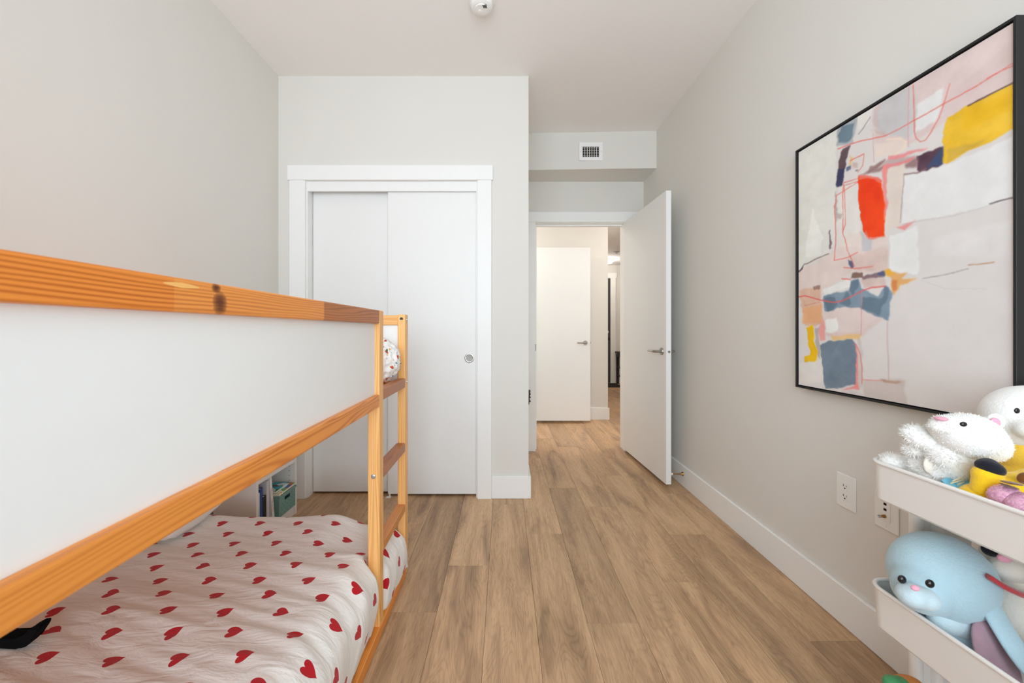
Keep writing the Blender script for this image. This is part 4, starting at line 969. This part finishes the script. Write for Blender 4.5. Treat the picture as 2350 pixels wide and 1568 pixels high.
obj('ear_lining', MB().ell(at(2283, 972, 0.802), (0.011, 0.005, 0.012)), 'pink_plush', wb, True)
obj('button_eye', MB().ell(at(2211, 974, 0.772)+Vector((0, 0.0, 0)), (0.0065, 0.004, 0.005)), 'eye', wb, True)
obj('nose', MB().ell(at(2160, 961, 0.815), (0.010, 0.012, 0.004)), 'pink_plush', wb, True)
obj('foot_pad', MB().ell(at(2140, 1066, 0.860), (0.020, 0.006, 0.024)), 'cream_plush', wb, True)
# round plush with yellow jumper behind it
yb = thing('plush_bear', (1.165, 0.86, 0.69), 'white-headed plush bear with yellow body leaning on the wall', 'plush toy')
blob('body', [(at(2360, 1035, 0.872), (0.062, 0.060, 0.060)), (Vector((1.165, 0.865, 0.745)), (0.06, 0.06, 0.06))], 'yellow_soft', yb, 0.005)
blob('head', [(at(2356, 958, 0.866), (0.080, 0.066, 0.071)), (at(2375, 985, 0.82), (0.035, 0.03, 0.026))], 'white_plush', yb, 0.005, 8)
obj('ear', MB().ell(at(2284, 944, 0.885), (0.022, 0.014, 0.020), (0, -.6, 0)), 'black_plush', yb, True)
obj('button_eye', MB().ell(at(2334, 943, 0.806), (0.0055, 0.003, 0.0060)), 'eye', yb, True)
obj('button_eye', MB().ell(at(2402, 960, 0.808), (0.0055, 0.003, 0.0060)), 'eye', yb, True)
obj('ear', MB().ell(at(2405, 900, 0.885), (0.020, 0.014, 0.020), (0, .6, 0)), 'black_plush', yb, True)
# yellow bee
be = thing('plush_bee', (1.0, 0.76, 0.69), 'yellow plush bee with dark stripes and black-tipped tail in the top tray', 'plush toy')
blob('body', [(at(2262, 1145, 0.785), (0.048, 0.035, 0.030)), (at(2330, 1128, 0.765), (0.055, 0.045, 0.036)), (Vector((0.985, 0.765, 0.72)), (0.055, 0.05, 0.03)), (at(2400, 1120, 0.75), (0.05, 0.045, 0.036))], 'yellow_plush', be, 0.004)
tp0, tp1 = at(2262, 1128, 0.775), at(2268, 1078, 0.775)
blob('tail', [(tp0, (0.024, 0.022, 0.024)), (tp0.lerp(tp1, .35), (0.0235, 0.021, 0.022)), (tp0.lerp(tp1, .75), (0.025, 0.022, 0.021))], 'yellow_plush', be, 0.003, 8)
blob('tail_tip', [(at(2272, 1074, 0.772), (0.0225, 0.021, 0.0155), (0, .45, 0)), (at(2268, 1066, 0.774), (0.015, 0.015, 0.0125))], 'black_plush', be, 0.0025, 5)
for (px, py, w_, rr_) in ((2322, 1109, 0.019, .15), (2316, 1116, 0.016, .3)):
    obj('stripe', MB().ell(at(px, py, 0.725), (w_, 0.010, 0.0022), (0, rr_, 0)), 'brown_felt', be, True)
obj('wing', MB().ell(at(2352, 1098, 0.735), (0.014, 0.006, 0.011)), 'brown_felt', be, True)
# blue card
M['blue_card'] = plain('blue_card', srgb(120,196,226), 0.35, 0.4)
M['card_ink'] = plain('card_ink', srgb(226,214,178), 0.5)
cd = thing('gift_tag', at(2195, 1103, 0.815), 'small light blue card tucked in front of the white plush', 'card')
cp = [at(2160, 1102, 0.832), at(2168, 1098, 0.836), at(2192, 1090, 0.846), at(2201, 1090, 0.846), at(2232, 1108, 0.815), at(2222, 1135, 0.79), at(2200, 1140, 0.79)]
obj('card', MB().prism(cp, (0.002, 0.003, -0.004)), 'blue_card', cd)
for i, (a_, b_) in enumerate((((2186, 1106), (2206, 1098)), ((2182, 1111), (2212, 1103)), ((2198, 1114), (2214, 1108)))):
    p0, p1 = at(a_[0], a_[1], 0.813), at(b_[0], b_[1], 0.815)
    obj('print_line', MB().prism([p0, p1, p1+Vector((0, 0, 0.0022)), p0+Vector((0, 0, 0.0022))], (0, 0.001, 0)), 'card_ink', cd)
# glitter balls
def glitter():
    k = NT('pink_glitter'); vo = k.node('ShaderNodeTexVoronoi'); k.l.new(k.coords(), vo.inputs['Vector']); vo.inputs['Scale'].default_value = 420
    sc_ = k.node('ShaderNodeSeparateColor'); k.l.new(vo.outputs['Color'], sc_.inputs[0])
    k.base(k.mix(sc_.outputs[0], srgb(206,140,176), srgb(236,186,206)), k.math('MULTIPLY_ADD', sc_.outputs[1], 0.35, 0.12), 0.7); k.b.inputs['Metallic'].default_value = 0.25
    k.bump(sc_.outputs[2], 0.8, 0.003); return k.m
M['glitter'] = glitter()
for (px, py, Y_, r_, lb) in ((2309, 1143, 0.736, 0.0245, 'pink glitter ball nearest the yellow tail, by the tray rim'), (2352, 1166, 0.710, 0.027, 'pink glitter ball at the photo’s right edge, by the tray rim')):
    t_ = thing('glitter_ball', at(px, py, Y_)-Vector((0, 0, r_)), lb, 'ball', 'pink glitter balls')
    obj('shell', MB().ell(at(px, py, Y_), (r_, r_, r_), sub=4), 'glitter', t_, True)
    obj('seam', MB().lathe([(r_*1.001, -0.0006), (r_*1.012, 0), (r_*1.001, 0.0006)], at(px, py, Y_), (0.5, 0.3, 0.8), 40), 'pink_plush', t_, True)
# lop-eared pale blue plush in the second tray
bn = thing('plush_rabbit', (1.0, 0.87, 0.37), 'pale blue lop-eared plush toy in the second tray', 'plush toy')
bh = at(2158, 1322, 0.885)
blob('head', [(bh, (0.097, 0.085, 0.094)), (at(2118, 1352, 0.86), (0.058, 0.05, 0.050)), (at(2205, 1345, 0.865), (0.055, 0.06, 0.055))], 'blue_plush', bn, 0.005, 10)
blob('muzzle', [(at(2092, 1366, 0.824), (0.027, 0.026, 0.023)), (at(2120, 1373, 0.822), (0.027, 0.026, 0.022))], 'blue_light', bn, 0.004, 6)
obj('nose', MB().ell(at(2100, 1350, 0.796), (0.008, 0.006, 0.0055)), 'pink_plush', bn, True)
for px, py, Y_ in ((2134, 1340, 0.801), (2070, 1330, 0.835)): obj('button_eye', MB().ell(at(px, py, Y_), (0.0080, 0.006, 0.0085)), 'eye', bn, True)
blob('body', [(at(2188, 1440, 0.885), (0.064, 0.07, 0.060)), (at(2188, 1475, 0.88), (0.064, 0.07, 0.045))], 'blue_plush', bn, 0.005, 8)
blob('paw', [(at(2172, 1424, 0.850), (0.038, 0.026, 0.028), (0, .15, 0)), (at(2206, 1434, 0.845), (0.024, 0.024, 0.030))], 'blue_light', bn, 0.004, 6)
blob('paw', [(at(2092, 1412, 0.905), (0.028, 0.026, 0.024))], 'blue_plush', bn, 0.004, 4)
def ear(path, wid, thick, mat, name, tilt):
    V, Fc = [], []; n, k_ = len(path), 12
    for i, p_ in enumerate(path):
        d = (path[min(i+1, n-1)]-path[max(i-1, 0)]).normalized(); sd_ = (Vector(tilt)-d*Vector(tilt).dot(d)).normalized(); nn = d.cross(sd_)
        w_ = wid[i]
        for j in range(k_):
            a = 2*math.pi*j/k_; V.append(p_+sd_*math.cos(a)*w_+nn*math.sin(a)*thick[i])
    for i in range(n-1):
        for j in range(k_): Fc.append((i*k_+j, i*k_+(j+1) % k_, (i+1)*k_+(j+1) % k_, (i+1)*k_+j))
    Fc.append(list(range(k_))[::-1]); Fc.append([(n-1)*k_+j for j in range(k_)])
    o = meshobj(name, V, Fc, mat, bn); sb = o.modifiers.new('sub', 'SUBSURF'); sb.levels = 2; sb.render_levels = 2; return o
e_path = [at(2243, 1318, 0.85), at(2250, 1345, 0.835), at(2268, 1385, 0.82), at(2296, 1435, 0.80), at(2330, 1490, 0.78), at(2372, 1545, 0.765), at(2400, 1575, 0.76)]
ear(e_path, [0.008, 0.020, 0.024, 0.024, 0.025, 0.024, 0.012], [0.008, 0.012, 0.011, 0.010, 0.010, 0.010, 0.006], 'blue_plush', 'ear', (1, 0.3, 0.35))
l_path = [at(2262, 1418, 0.825), at(2262, 1440, 0.818), at(2268, 1475, 0.81), at(2285, 1520, 0.80), at(2315, 1565, 0.79), at(2340, 1590, 0.785)]
ear(l_path, [0.010, 0.034, 0.042, 0.046, 0.044, 0.02], [0.006, 0.010, 0.012, 0.012, 0.010, 0.006], 'mauve', 'ear_lining', (1, 0.2, 0.2))
# cream puppy behind it
pu = thing('plush_puppy', (1.15, 0.82, 0.37), 'cream plush puppy with red collar behind the blue plush', 'plush toy')
blob('head', [(at(2318, 1288, 0.865), (0.050, 0.045, 0.044)), (at(2320, 1302, 0.84), (0.036, 0.03, 0.026))], 'cream_plush', pu, 0.004, 6)
blob('body', [(at(2345, 1375, 0.86), (0.055, 0.055, 0.065)), (Vector((1.165, 0.84, 0.425)), (0.055, 0.07, 0.055)), (at(2330, 1400, 0.86), (0.045, 0.05, 0.06))], 'cream_plush', pu, 0.005, 6)
obj('ear', MB().ell(at(2272, 1264, 0.845), (0.018, 0.010, 0.012), (0, .4, 0)), 'black_plush', pu, True)
obj('ear', MB().ell(at(2358, 1300, 0.84), (0.014, 0.012, 0.026)), 'black_plush', pu, True)
obj('nose', MB().ell(at(2306, 1281, 0.812), (0.014, 0.008, 0.009)), 'pink_plush', pu, True)
cr = [at(2255, 1316, 0.83), at(2275, 1328, 0.80), at(2305, 1347, 0.795), at(2345, 1366, 0.80), at(2390, 1376, 0.83)]
obj('collar', MB().tube(cr, 0.0055, 10), 'red_band', pu, True)
# orange and green toy in the lowest tray
M['green'] = plain('green_toy', srgb(70,150,96), 0.4); M['orange'] = plain('orange_toy', srgb(206,134,64), 0.5)
ot = thing('toy_carrot', at(2090, 1660, 0.92), 'orange and green toy sticking up from the lowest tray', 'toy')
ob_ = at(2085, 1578, 0.93)
obj('root', MB().lathe([(0.0, -0.16), (0.012, -0.155), (0.026, -0.08), (0.034, -0.02), (0.030, 0.008), (0.0, 0.016)], ob_, (-0.25, 0.1, 1), 28), 'orange', ot, True)
blob('leafy_top', [(at(2052, 1573, 0.925), (0.022, 0.022, 0.018)), (at(2068, 1572, 0.93), (0.018, 0.02, 0.016))], 'green', ot, 0.003, 4)
